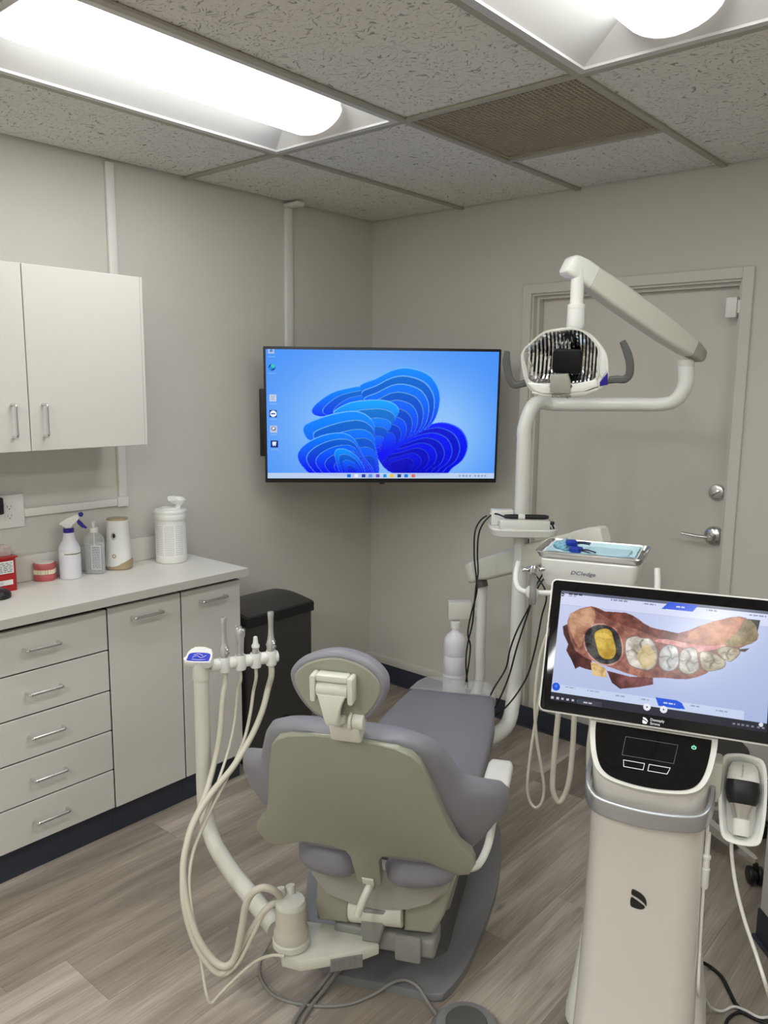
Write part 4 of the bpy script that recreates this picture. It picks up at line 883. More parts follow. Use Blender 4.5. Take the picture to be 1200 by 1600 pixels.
# lamp head
HC = P(882, 568, d=2.44); hn = Vector((.80, -2.2, -.42)).normalized()
hx_ = Vector((-hn.y, hn.x, 0)).normalized(); hx_ = hx_ if hx_.dot(RT) > 0 else -hx_; hy_ = hn.cross(hx_); rl = R(-2.5); hx2 = hx_*math.cos(rl)+hy_*math.sin(rl); hy2 = -hx_*math.sin(rl)+hy_*math.cos(rl)
HMt = axes(loc(t, [HC])[0], hx2, hy2, hn); K = .000358
fo = lambda pts: [((x-565)*K, -(y-430)*K) for x, y in pts]
OUT = fo([(186, 372), (214, 325), (280, 250), (372, 172), (480, 145), (600, 130), (690, 148), (780, 195), (850, 262), (905, 340), (930, 440), (932, 570), (880, 628), (750, 682), (570, 718), (400, 712), (305, 690), (250, 630), (205, 500)])
OUT = smooth2(OUT, 3)
RE = smooth2(fo([(210, 352), (285, 262), (380, 180), (490, 158), (620, 140), (720, 170), (830, 280), (838, 400), (836, 545), (660, 596), (460, 606), (285, 604), (245, 500)]), 3)
def polar(poly, ang):
    """radius of a star-shaped outline at an angle"""
    dx, dy = math.cos(ang), math.sin(ang); best = 0
    for (xa, ya), (xb, yb) in zip(poly, poly[1:]+poly[:1]):
        ex, ey = xb-xa, yb-ya; den = dx*ey-dy*ex
        if abs(den) < 1e-12: continue
        tt = (xa*ey-ya*ex)/den; uu = (xa*dy-ya*dx)/den
        if tt > 0 and -1e-9 <= uu <= 1+1e-9: best = max(best, tt)
    return best
AN = [2*math.pi*k/72 for k in range(72)]
ring = lambda poly, s, z: [HMt @ Vector((polar(poly, a)*s*math.cos(a), polar(poly, a)*s*math.sin(a), z)) for a in AN]
q = B(); rs = [ring(OUT, s, z) for z, s in ((-.085, .3), (-.08, .6), (-.06, .85), (-.03, .97), (-.008, 1.0), (0, .995), (.002, .985))] + [ring(RE, 1.01, .002), ring(RE, 1.0, -.004)]
loft(q, rs, cap=False); q.verts.ensure_lookup_table(); q.faces.new(q.verts[:72][::-1]); part('lamp_housing', q, WHITE, t, ang=50)
q = B(); loft(q, [ring(RE, 1.035, .0022), ring(RE, 1.028, .008), ring(RE, .985, .008), ring(RE, .978, .0)], cap=False); part('reflector_rim', q, CREAM, t)
MIR = mat('mirror_facets', (.82, .82, .84), .06, 1, noise=0)
bx0, bx1 = min(p[0] for p in RE), max(p[0] for p in RE); nxr, nyr = 40, 14
q = B(); g = {}
for i in range(nxr+1):
    x = bx0+(bx1-bx0)*(.012+.976*i/nxr)
    yy = []
    for (xa, ya), (xb, yb) in zip(RE, RE[1:]+RE[:1]):
        if (xa > x) != (xb > x): yy.append(ya+(yb-ya)*(x-xa)/(xb-xa))
    if len(yy) < 2: continue
    ya, yb = min(yy), max(yy)
    for k in range(nyr+1):
        y = ya+(yb-ya)*(.01+.98*k/nyr); rho = min(1, math.hypot(x, y)/max(1e-6, polar(RE, math.atan2(y, x))))
        g[i, k] = q.verts.new(HMt @ Vector((x, y, -.002-.052*(1-rho**2)+(.0022 if i % 2 else -.0022)*(1-rho**6))))
for i in range(nxr):
    for k in range(nyr):
        if (i, k) in g and (i+1, k) in g: q.faces.new((g[i, k], g[i+1, k], g[i+1, k+1], g[i, k+1]))
part('reflector', q, MIR, t, 'faceted mirror reflector', ang=2)
q = B(); prism(q, rrect(-.040, .050, -.034, .040, .012, 3), -.034, -.014, .004, HMt); part('lamp_shade', q, mat('dark_tinted_glass', (.008, .0085, .01), .3, spec=.25, noise=0), t, 'dark bulb shade in the middle')
q = B(); prism(q, fo([(466, 520), (606, 508), (628, 570), (640, 668), (470, 664)])[::-1], .004, .036, .004, HMt); part('front_shield', q, PANG, t)
q = B(); prism(q, fo([(266, 604), (464, 612), (464, 665), (640, 668), (640, 600), (842, 548), (862, 600), (740, 655), (560, 690), (400, 684), (310, 668)])[::-1], .0025, .016, .004, HMt); part('lower_lip', q, WHITE, t)
q = B(); prism(q, fo([(312, 672), (400, 688), (560, 694), (740, 660), (860, 612), (868, 630), (750, 684), (570, 716), (400, 712), (306, 690)])[::-1], .0025, .019, .003, HMt); lipb = part('badge_strip', q, CREAM, t)
p_ = fo([(562, 698)])[0]; text('badge_lettering', 'DCIedge', .0135, mat('badge_ink', srgb((84, 84, 92)), .4, noise=0), lipb, HMt @ Matrix.Translation((p_[0], p_[1], .0192)) @ Matrix.Rotation(R(3), 4, 'Z'), shear=.2, sx=1.25)
q = B(); prism(q, fo([(868, 570), (926, 486), (934, 590), (870, 604)])[::-1], .0005, .006, .0015, HMt); part('blue_badge', q, BLUEP, t, 'blue side badge')
q = B(); prism(q, fo([(862, 300), (885, 330), (920, 470), (880, 540), (862, 500)])[::-1], .0005, .0055, .0015, HMt); part('side_panel', q, WHITE, t)
for s in (-1, 1):
    if s > 0: pts = [(925, 560), (1000, 548), (1060, 545), (1098, 500), (1092, 400), (1060, 310), (1018, 232)]
    else: pts = [(245, 615), (190, 632), (140, 640), (95, 590), (70, 500), (58, 420), (64, 352)]
    q = B(); cc_ = crom([(x, y, 0) for x, y in fo(pts)], 4)
    rr = []
    for k, p in enumerate(cc_):
        tg = (cc_[min(k+1, len(cc_)-1)]-cc_[max(k-1, 0)]).normalized(); nr = Vector((-tg.y, tg.x, 0)); f = k/(len(cc_)-1); w = .0105 if f < .3 else .0115-.003*max(0, f-.8)*5
        rr.append([HMt @ (p+nr*a+Vector((0, 0, -.012+b))) for a, b in rrect(-w, w, -.009, .009, .005, 3)])
    loft(q, rr); part('grip_handle', q, DGREY, t, 'grey grip handle')
# ================================================================= SHELF ON THE LIGHT POST WITH CONTROL BOXES
SM = Matrix.Translation((bx_, by_, 1.095)) @ Matrix.Rotation(R(38), 4, 'Z')
t = thing('post_shelf', 'small white rounded shelf clamped round the light post', 'shelf', M=SM)
so = smooth2([(-.128, -.05), (-.105, -.115), (0, -.128), (.105, -.115), (.128, -.05), (.115, .045), (.06, .06), (-.06, .06), (-.115, .045)], 4)
q = B(); 
hole = [(.030*math.cos(2*math.pi*k/len(so)), .030*math.sin(2*math.pi*k/len(so))) for k in range(len(so))]
n = len(so); st_ = max(range(n), key=lambda k: so[k][0]); so = so[st_:]+so[:st_]
if so[1][1] < so[0][1]: so = [so[0]]+so[1:][::-1]
loft(q, [[(x, y, 0.001) for x, y in hole], [(x*.86, y*.86, 0) for x, y in so], [(x*.94, y*.94, .004) for x, y in so], [(x, y, .028) for x, y in so], [(x*.985, y*.985, .033) for x, y in so], [(x*.96, y*.96, .033) for x, y in so], [(x*.955, y*.955, .029) for x, y in so], [(x, y, .029) for x, y in hole]], cap=False)
part('tray', q, WHITE, t)
q = B(); lathe(q, [(.030, -.02), (.036, -.018), (.036, .0), (.030, .0005)], 24); part('clamp', q, CREAM, t)
bz = .0293
def in_shelf(x, y, z): return SM @ Vector((x, y, z))
t = thing('control_box', 'white control box at the front of the post shelf', 'box', M=SM @ Matrix.Translation((-.002, -.088, bz)) @ Matrix.Rotation(R(2), 4, 'Z'))
q = B(); box(q, -.092, .092, -.030, .030, 0, .036, .003, 2); part('case', q, WHITE, t)
q = B()
for k in range(5): cyl(q, (-.0925, -.02+.01*k, .012+.012*(k % 2)), (-.0945, -.02+.01*k, .012+.012*(k % 2)), .0042, 12)
part('side_sockets', q, CHROME, t)
q = B(); box(q, .0925, .112, -.009, .009, .018, .030, .003, 2); part('plug', q, BLACK, t)
t = thing('control_box', 'white control box behind the other one at the back left of the post shelf', 'box', M=SM @ Matrix.Translation((-.062, .008, bz)) @ Matrix.Rotation(R(1), 4, 'Z'))
q = B(); box(q, -.055, .028, -.026, .026, 0, .058, .003, 2); part('case', q, WHITE, t)
q = B(); cyl(q, (-.0555, -.008, .04), (-.058, -.008, .04), .006, 12); cyl(q, (-.0555, .01, .04), (-.058, .01, .04), .006, 12); part('side_sockets', q, CHROME, t)
t = thing('camera_wand', 'black pen shaped camera wand lying across the front white box', 'camera', M=SM @ Matrix.Translation((.0, -.085, bz+.0365)))
q = B(); W0 = lambda x: Vector((x, 0, .0095))
lathe(q, [(.003, -.078), (.0075, -.072), (.009, -.05), (.009, -.024)], 16, axes((0,0,.0095), (0,1,0), (0,0,1), (1,0,0))); lathe(q, [(.009, .001), (.009, .055), (.0085, .075), (.006, .088), (0, .09)], 16, axes((0,0,.0095), (0,1,0), (0,0,1), (1,0,0))); part('body', q, BLACK, t)
q = B(); lathe(q, [(.0093, -.0238), (.0093, .0008)], 16, axes((0,0,.0095), (0,1,0), (0,0,1), (1,0,0))); part('grip_ring', q, WHITE, t, 'white middle ring')
q = B(); w0 = MW['camera_wand'] @ Vector((-.078, 0, .0095))
tube(q, loc(t, [w0, P(772, 803, d=3.06), P(757, 815, d=3.06), P(748, 835, d=3.08), P(746, 865, d=3.1), P(747, 895, d=3.1), P(744, 915, d=3.1), P(741, 945, d=3.15), P(738, 975, d=3.18), P(731, 1005, d=3.2), P(728, 1035, d=3.2), P(731, 1075, d=3.25)]), .0032, 8, 6); part('cord', q, CABLE, t, ang=60)
def cord(lst, r, label, base=None, m=None, name='cord', cat='cord', group=None):
    pts = [P(u_, v_, d=d_) if len(x) == 3 else P(x[0], x[1], z=x[3]) for x in lst for u_, v_, d_ in [x[:3]]]
    q = B(); tube(q, pts, r, 8, 6); b = min(pts, key=lambda p: p.z); return solo(name, q, m or CABLE, label, cat, b, group, ang=60)
cord([(760, 806, 3.14), (750, 814, 3.1), (742, 832, 3.09), (741, 870, 3.1), (744, 900, 3.1), (745, 925, 3.1), (736, 960, 3.16), (731, 990, 3.18), (735, 1010, 3.2), (732, 1040, 3.2), (727, 1070, 3.25)], .0032, 'thin black cord hanging furthest left under the post shelf')
cord([(846, 812, 3.0), (857, 813, 3.0), (865, 825, 3.0), (865, 842, 3.02), (862, 862, 3.05), (855, 895, 3.0), (842, 915, 2.98), (826, 950, 3.02), (808, 985, 3.04), (797, 1015, 3.06), (790, 1045, 3.08), (772, 1075, 3.08), (760, 1100, 3.1), (745, 1130, 3.15)], .0032, 'black cord sagging left past the two others below the syringe')
cord([(846, 815, 3.0), (855, 817, 3.0), (862, 832, 3.0), (862, 850, 3.02), (858, 880, 3.05), (838, 915, 2.98), (826, 955, 3.0), (808, 1010, 3.02), (794, 1060, 3.05), (774, 1105, 3.08), (755, 1130, 3.15)], .0034, 'black cord running straight down beside the light post')
cord([(826, 842, 3.1), (826, 880, 3.1), (853, 925, 3.0), (846, 965, 3.0), (836, 1015, 3.02), (822, 1060, 3.05), (795, 1100, 3.06), (768, 1122, 3.08), (745, 1135, 3.15)], .0032, 'black cord curving right of the light post to the chair')

# ================================================================= DELIVERY UNIT
dp = P(752, 900, d=3.34); dx_, dy_ = dp.x+.005, dp.y
t = thing('delivery_unit', 'dental delivery unit on a post with flex arm and white instrument head', 'dental unit', (dx_, dy_, 0)); L_ = lambda pts: loc(t, pts)
zt = P(752, 912, d=3.34).z
q = B(); tube(q, L_([CW(.0, .85, .30), CW(.03, 1.0, .30), (dx_+.005, dy_-.06, .33), (dx_, dy_, .42), (dx_, dy_, .55), (dx_, dy_, .7), (dx_, dy_, zt)]), .0225, 16, 6); lathe(q, [(.0235, zt-.012), (.026, zt-.008), (.026, zt), (.018, zt+.003), (.018, zt+.03)], 24); part('post', q, WHITEM, t, ang=60)
a0 = P(744, 893, d=3.34); a1 = P(938, 838, d=2.78); A0, A1 = L_([a0, a1]); ax = (A1-A0).normalized(); sd = ax.cross(Vector((0,0,1))).normalized(); nu = sd.cross(ax)
q = B(); beam(q, A0, A1, [(.0, .022, .028, 0), (.03, .03, .038, 0), (.12, .032, .046, 0), (.5, .032, .048, 0), (.85, .03, .04, 0)]); part('flex_arm', q, CREAM, t)
q = B(); beam(q, A0, A1, [(-.06, .024, .03, -.004), (-.045, .03, .040, -.002), (.0, .032, .044, 0), (.02, .03, .037, 0)]); part('arm_joint', q, CREAM, t)
q = B(); beam(q, A0, A1, [(.852, .031, .042, 0), (.96, .031, .04, .0), (1.02, .028, .034, 0), (1.035, .02, .024, 0)]); part('arm_joint', q, CREAM, t)
q = B(); k0 = A0.lerp(A1, .03)-nu*.044; box(q, -.02, .02, -.016, .016, -.02, .012, .004, 2, axes(k0+Vector((.0, 0, -.005)), ax, sd, nu)); part('knuckle', q, DGREY, t)
HD = Matrix.Translation((1.853, -1.066, 1.145)) @ Matrix.Rotation(R(17.6), 4, 'Z'); HL = MW['delivery_unit'].inverted() @ HD
k1, k2 = L_([a1])[0], HL @ Vector((-.01, .08, -.06))
q = B(); tube(q, [k1+Vector((0,0,-.02)), k1+Vector((.0, -.02, -.09)), k1.lerp(k2, .6)+Vector((0, 0, -.06)), k2], .018, 12, 5); part('head_mount', q, CREAM, t)
q = B(); fo2 = lambda hw, yf, yb: rrect(-hw, hw, yf, yb, .022, 4)
loft(q, [[HL @ Vector((x, y, z)) for x, y in fo2(hw, yf, yb)] for z, hw, yf, yb in ((-.088, .115, -.085, .085), (-.084, .125, -.098, .09), (-.06, .134, -.108, .098), (-.02, .139, -.113, .1), (-.004, .14, -.114, .1), (0, .137, -.111, .098))]); part('instrument_head', q, WHITE, t)
yfz = lambda z: -.1135+(-.02-z)*.125
text('badge_lettering', 'DCIedge', .016, mat('badge_ink_blue', srgb((70, 74, 104)), .4, noise=0), t, HL @ axes((-.012, -.1128, -.036), (1,0,0), (0,.12,1), (0,-1,.12)), shear=.25, sx=1.25)
q = B(); hp = [P(811, 877, d=2.46), P(807, 892, d=2.46), P(806, 908, d=2.45), P(812, 921, d=2.43), P(828, 926, d=2.42), P(860, 927, d=2.39), P(940, 934, d=2.32), P(1000, 938, d=2.27), P(1022, 932, d=2.26), P(1027, 918, d=2.26), P(1027, 888, d=2.27)]
tube(q, L_(hp), .0085, 12, 6); part('grab_handle', q, WHITE, t, ang=60)
q = B(); h0 = L_([P(831, 926, d=2.41)])[0]; lathe(q, [(.012, -.018), (.018, -.015), (.020, 0), (.018, .014), (.012, .018), (0, .02)], 20, axes(h0, (.76, .65, 0), (0,0,1), (.65, -.76, 0))); part('holder_knob', q, WHITE, t)
q = B(); pA, pB = HL @ Vector((.03, -.03, -.088)), HL @ Vector((.03, -.07, -.11)); box(q, -.07, .07, -.05, .03, -.112, -.0885, .008, 2, HL @ Matrix.Translation((.02, -.02, 0))); part('hose_outlet', q, CREAM, t)
q = B(); m0 = P(842, 922, d=2.40)
# hoses that hang from the head
def hose(lst, r, label, flat=1):
    q = B(); tube(q, L_([P(*x[:2], d=x[2]) for x in lst]), r, 10, 6, flat=flat); part('hose', q, HOSE, t, ang=60)
hose([(880, 960, 2.40), (858, 985, 2.42), (843, 1030, 2.44), (836, 1090, 2.45), (838, 1150, 2.46), (846, 1200, 2.47), (850, 1232, 2.48), (846, 1255, 2.48), (836, 1262, 2.49), (827, 1250, 2.5), (824, 1225, 2.5), (828, 1185, 2.5), (833, 1150, 2.5), (845, 1080, 2.5), (865, 1000, 2.48), (900, 960, 2.45)], .0048, None)
hose([(890, 965, 2.40), (880, 1040, 2.42), (873, 1110, 2.44), (868, 1160, 2.45), (864, 1210, 2.46), (864, 1235, 2.46), (872, 1253, 2.46), (882, 1243, 2.46), (890, 1215, 2.45), (895, 1165, 2.44), (898, 1110, 2.43), (905, 1040, 2.42), (915, 965, 2.40)], .0085, None)
hose([(935, 970, 2.38), (930, 1060, 2.40), (925, 1125, 2.41), (920, 1170, 2.42), (921, 1215, 2.43), (930, 1250, 2.44), (945, 1240, 2.44), (955, 1150, 2.42), (960, 975, 2.38)], .0075, None)
# water bottle on its holder, carried by the unit post
wb = P(711, 1010, d=3.36); 
q = B(); c0 = L_([P(717, 952, d=3.36)])[0]; box(q, -.046, .05, -.03, .03, -.036, .036, .004, 2, axes(c0, RT.normalized(), Vector((-RT.y, RT.x, 0)).normalized(), (0,0,1))); 
box(q, .02, .085, -.012, .012, -.028, .006, .004, 2, axes(c0, RT.normalized(), Vector((-RT.y, RT.x, 0)).normalized(), (0,0,1))); part('bottle_holder', q, CREAM, t)
ztop = P(711, 968, d=3.36).z
t2 = thing('water_bottle', 'white self contained water bottle hanging under its holder by the post', 'bottle', (wb.x, wb.y, ztop-.36))
q = B(); lathe(q, [(.040, 0), (.047, .006), (.048, .03), (.0465, .034), (.048, .038), (.048, .13), (.0465, .134), (.048, .138), (.048, .21), (.0465, .214), (.048, .218), (.048, .262), (.044, .285), (.034, .302), (.02, .312), (.0165, .318), (.0165, .345), (0, .345)], 32); part('bottle_body', q, HDPE, t2)
q = B(); lathe(q, [(.020, .33), (.0205, .332), (.0205, .3565), (.018, .3575), (0, .3575)], 24); part('bottle_cap', q, WHITE, t2)
# syringe parked in the left holder
s0 = P(832, 945, d=2.36); t3 = thing('air_water_syringe', 'metal air water syringe parked beside the delivery head handle', 'syringe', s0)
s1 = P(834, 897, d=2.36)-s0; q = B(); dirv = s1.normalized(); xx = dirv.orthogonal().normalized()
lathe(q, [(.0075, 0), (.0105, .006), (.0105, s1.length*.8), (.009, s1.length*.92), (.009, s1.length)], 18, axes((0,0,0), xx, dirv.cross(xx), dirv)); part('handle', q, clear_mat('smoky_plastic', srgb((150, 150, 148)), .55, .2), t3)
q = B(); pr = [(.0095, s1.length+.0005), (.0155, s1.length+.005), (.0165, s1.length+.018), (.012, s1.length+.024), (0, s1.length+.026)]; lathe(q, pr, 18, axes((0,0,0), xx, dirv.cross(xx), dirv)); cyl(q, s1+Vector((-.012,-.01,.012)), s1+Vector((-.026,-.022,.012)), .006, 12); cyl(q, s1+Vector((.012,.01,.014)), s1+Vector((.024,.020,.016)), .006, 12); part('syringe_head', q, CHROME, t3)
# instrument tray
TM = HD @ Matrix.Translation((0, .0, 0)) @ Matrix.Translation((0, 0, .0006))
t = thing('instrument_tray', 'stainless steel tray lined with blue paper on the delivery head', 'tray', M=TM)
TR = lambda k: rrect(-.158+k, .158-k, -.116+k, .116-k, max(.004, .03-k), 5)
q = B(); loft(q, [[(x, y, z) for x, y in TR(k)] for k, z in ((.016, 0), (.012, .001), (.003, .016), (.001, .0185), (0, .0175), (.0015, .0205), (.004, .0205), (.006, .018), (.015, .004), (.02, .0025))]); part('tray', q, STEEL, t)
BLUEPAPER = mat('blue_paper', srgb((192, 220, 228)), .85, noise=.05, nscale=25, bump=.3, bscale=60); WPAPER = mat('white_paper', srgb((226, 232, 236)), .85, noise=.03, bump=.2, bscale=60)
t = thing('paper_liner', 'pale blue paper liner lying in the steel tray', 'liner', M=TM @ Matrix.Translation((0, 0, .0055)))
def sheet(hw, hd, z0, seed, nx=18, ny=14, edge=.012, amp=.0022, up=.011):
    q = B(); rnd = random.Random(seed); g = {}
    for i in range(nx+1):
        for j in range(ny+1):
            x = -hw+2*hw*i/nx; y = -hd+2*hd*j/ny; e = max(0, (abs(x)-hw+edge)/edge, (abs(y)-hd+edge)/edge)
            g[i, j] = q.verts.new((x, y, z0+amp*(math.sin(x*60+seed)*math.sin(y*75+seed*2)+1)+up*min(1, e)**1.5))
    for i in range(nx):
        for j in range(ny): q.faces.new((g[i, j], g[i+1, j], g[i+1, j+1], g[i, j+1]))
    r = bmesh.ops.extrude_face_region(q, geom=q.faces[:]); bmesh.ops.translate(q, vec=(0,0,.0004), verts=[v for v in r['geom'] if isinstance(v, bmesh.types.BMVert)]); return q
part('sheet', sheet(.136, .098, .0, 1), WPAPER, t); part('sheet', sheet(.128, .090, .0012, 1.3), BLUEPAPER, t)
t = thing('barrier_wrap', 'crumpled clear blue barrier wrap at the left end of the tray', 'wrap', M=TM @ Matrix.Translation((-.085, .02, .0125)))
q = B(); bmesh.ops.create_icosphere(q, subdivisions=3, radius=1)
rnd = random.Random(3)
for v in q.verts:
    n_ = v.co.normalized(); f = 1+.22*math.sin(n_.x*9+1)*math.sin(n_.y*7+2)+.12*math.sin(n_.z*17+n_.x*11); v.co = Vector((n_.x*.036*f, n_.y*.05*f, max(0, n_.z*.018*f+.006)))
part('wrap', q, clear_mat('blue_film', srgb((150, 200, 222)), .55, .15), t)
DBLUE = mat('dark_blue_plastic', srgb((22, 52, 160)), .35, noise=.05)
for nm, x, y, a, lab in (('plastic_clip', -.062, -.012, 20, 'dark blue plastic clip with two prongs on the wrapped end of tray'), ('plastic_clip', -.042, -.045, -18, 'dark blue plastic clip lying nearest the tray front edge')):
    t = thing(nm, lab, 'clip', M=TM @ Matrix.Translation((x, y, .026 if y > -.03 else .0125)) @ Matrix.Rotation(R(a), 4, 'Z'))
    q = B(); box(q, -.02, .012, -.016, .016, 0, .016, .004, 2); part('block', q, DBLUE, t)
    q = B(); tube(q, [(.0125, .010, .008), (.03, .010, .009), (.056, .008, .006)], .0022, 8, 3); tube(q, [(.0125, -.008, .008), (.03, -.009, .008), (.05, -.010, .005)], .0022, 8, 3); part('prongs', q, mat('navy_rod', srgb((24, 30, 70)), .4), t)
t = thing('drape_strip', 'folded pale blue strip lying at the right end of the tray', 'paper', M=TM @ Matrix.Translation((.045, -.005, .0115)))
q = B(); box(q, -.075, .06, -.05, .055, 0, .003, .001, 1, Matrix.Rotation(R(-3), 4, 'Z')); part('fold', q, mat('blue_paper2', srgb((178, 210, 222)), .85, noise=.04, bump=.2, bscale=60), t)

# ================================================================= INTRAORAL SCANNER CART
CM = Matrix.Translation((2.236, -1.495, 0)) @ Matrix.Rotation(R(18.9), 4, 'Z')
t = thing('scanner_cart', 'white intraoral scanner cart with touch screen showing a jaw scan', 'scanner', M=CM)
# base plate, wheels
q = B(); loft(q, [[(x*s, y*s2+.05, z) for x, y in rrect(-.168, .168, -.15, .17, .07, 6)] for z, s, s2 in ((.055, .98, .98), (.06, 1, 1), (.085, .995, 1), (.13, .95, .98), (.19, .90, .93), (.25, .855, .88), (.31, .825, .80))]); part('base', q, WHITE, t)
for sx in (-1, 1):
    for y in (-.13, .24):
        q = B(); cyl(q, (sx*.13-.014, y, .0285), (sx*.13+.014, y, .0285), .028, 20); box(q, sx*.13-.011, sx*.13+.011, y-.012, y+.012, .03, .0545, .003); part('caster', q, BLACK, t)
# column body: loft of rounded sections
BODY = mat('body_silver', srgb((222, 217, 211)), .22, .1, noise=.01, coat=.5)
def sec(hw, yf, yb, r, z, dz=0, n=6): return [(x, y, z+dz*((y-yf)/(yb-yf))) for x, y in rrect(-hw, hw, yf, yb, r, n)]
q = B(); loft(q, [sec(.138, -.172, .16, .06, .035), sec(.140, -.165, .16, .06, .06), sec(.140, -.150, .16, .06, .10), sec(.138, -.135, .155, .06, .16), sec(.136, -.118, .15, .058, .26), sec(.133, -.108, .145, .056, .38), sec(.131, -.101, .14, .055, .52), sec(.130, -.098, .135, .055, .66), sec(.130, -.098, .13, .055, .70, .03)]); part('column', q, BODY, t)
q = B(); loft(q, [sec(.130, -.098, .13, .055, .7003, .03), sec(.1305, -.0965, .127, .053, .735, .05), sec(.134, -.090, .12, .050, .76, .06)]); part('neck_band', q, BODY, t)
# sloping control panel, rim and black glass
pn = Vector((0, -.80, .60)).normalized(); pu = Vector((0, .60, .80)).normalized()
PM = axes((0, -.085, .797), (1,0,0), pu, pn)
pan = smooth2([(-.134, .074), (-.128, .02), (-.112, -.03), (-.07, -.056), (0, -.062), (.07, -.056), (.112, -.03), (.128, .02), (.134, .074)], 1)
def po(s, dy=0): 
    o = [(-.139, .079), (-.137, .045), (-.128, -.002), (-.112, -.035), (-.085, -.052), (-.04, -.060), (0, -.062), (.04, -.060), (.085, -.052), (.112, -.035), (.128, -.002), (.137, .045), (.139, .079)]
    return [(p.x*s, (p.y-.01)*s+.01) for p in crom([(x, y, 0) for x, y in o], 4)]
q = B(); prism(q, po(1.02), -.030, .001, .004, PM, 2); part('panel_rim', q, WHITE, t)
q = B(); prism(q, po(.925), .0013, .0028, .0006, PM); pb = part('panel_glass', q, GLOSSB, t, 'black glass control panel')
LINE = emat('panel_line', srgb((205, 205, 208)), .8)
def outline(q, pts, w, M):
    n = len(pts); c = (sum(p[0] for p in pts)/n, sum(p[1] for p in pts)/n)
    a = [q.verts.new(M @ Vector((x, y, 0))) for x, y in pts]; b = [q.verts.new(M @ Vector((x+(w if x < c[0] else -w), y+(w if y < c[1] else -w), 0))) for x, y in pts]
    for k in range(n): q.faces.new((a[k], a[(k+1) % n], b[(k+1) % n], b[k]))
LMt = PM @ Matrix.Translation((0, 0, .0031))
q = B(); outline(q, [(-.062, .006), (.052, .006), (.058, .05), (-.058, .05)], .0006, LMt); part('display_outline', q, mat('line_grey', (.25,.25,.25), .4), pb)
q = B(); outline(q, [(-.056, -.020), (-.012, -.020), (-.010, -.004), (-.058, -.004)], .0013, LMt); outline(q, [(-.003, -.020), (.040, -.020), (.046, -.004), (-.001, -.004)], .0013, LMt); part('button_outline', q, LINE, pb)
q = B(); lp = LMt @ Matrix.Translation((.092, .05, 0)); 
for k in range(11):
    a0, a1 = R(-240+30*k+0), R(-240+30*(k+1)); 
    if k in (10,): continue
    q.faces.new([q.verts.new(lp @ Vector((r*math.cos(a_), r*math.sin(a_)*.8, 0))) for r, a_ in ((.0052, a0), (.0052, a1), (.0036, a1), (.0036, a0))])
q.faces.new([q.verts.new(lp @ Vector(c)) for c in ((-.0007, .0, 0), (.0007, .0, 0), (.0007, .0055, 0), (-.0007, .0055, 0))]); part('power_symbol', q, emat('power_green', (.25, .9, .45), 1.2), pb, 'green power symbol')
# silver push handle round the front
q = B(); hs = crom([(-.137, .0, .742), (-.1385, -.055, .722), (-.128, -.100, .700), (-.095, -.120, .688), (0, -.128, .683), (.095, -.120, .688), (.128, -.100, .700), (.1385, -.055, .722), (.137, .0, .742)], 5); rr = []
for k, p in enumerate(hs):
    tg = (hs[min(k+1, len(hs)-1)]-hs[max(k-1, 0)]).normalized(); nr = Vector((tg.y, -tg.x, 0)).normalized(); f = abs(2*k/(len(hs)-1)-1); hh = .024-.012*max(0, f-.55)/.45
    rr.append([p+nr*a+Vector((0,0,1))*b for a, b in rrect(-.006, .006, -hh, hh*.75, .0045, 3)])
loft(q, rr); part('push_handle', q, SATIN, t, 'silver wrap-round push handle')
# emblem on the column front
EM = mat('emblem_black', (.015, .013, .012), .3, noise=0)
ez = .462; M = axes((-.004, -.1055, ez), (1,0,0), (0,-.05,1), (0,-1,-.05)); s_ = .00041
f = lambda pts: [((x-476)*s_, -(y-928)*s_) for x, y in pts]
q = B(); prism(q, smooth2(f([(437, 872), (470, 878), (500, 895), (517, 920), (520, 952), (508, 938), (480, 918), (452, 905), (437, 898)]), 3)[::-1], -.004, .0014, 0, M); prism(q, smooth2(f([(434, 922), (455, 926), (478, 938), (500, 950), (512, 960), (504, 976), (480, 983), (452, 980), (434, 970)]), 3)[::-1], -.004, .0012, 0, M); part('emblem', q, EM, t, 'black two-leaf emblem')
# cable running down the right flank with its connector
q = B(); tube(q, [(.1335, -.060, .66), (.1345, -.058, .60), (.135, -.058, .50), (.137, -.06, .35), (.142, -.07, .24)] + loc(t, [P(1101, 1558, z=.10), P(1111, 1574, z=.03), P(1128, 1580, z=.007), P(1146, 1573, z=.006), P(1165, 1579, z=.012), P(1188, 1590, z=.016), P(1215, 1588, z=.006), P(1250, 1600, z=.006)]), .0036, 10, 6); part('flank_cable', q, WHITE, t, ang=60)
q = B(); lathe(q, [(.006, .50), (.0085, .505), (.0085, .545), (.0095, .546), (.0095, .551), (.0075, .553), (.0075, .575), (.0095, .576), (.0095, .582), (.006, .586), (.0055, .64)], 16, Matrix.Translation((.1365, -.058, 0))); part('cable_connector', q, WHITE, t)
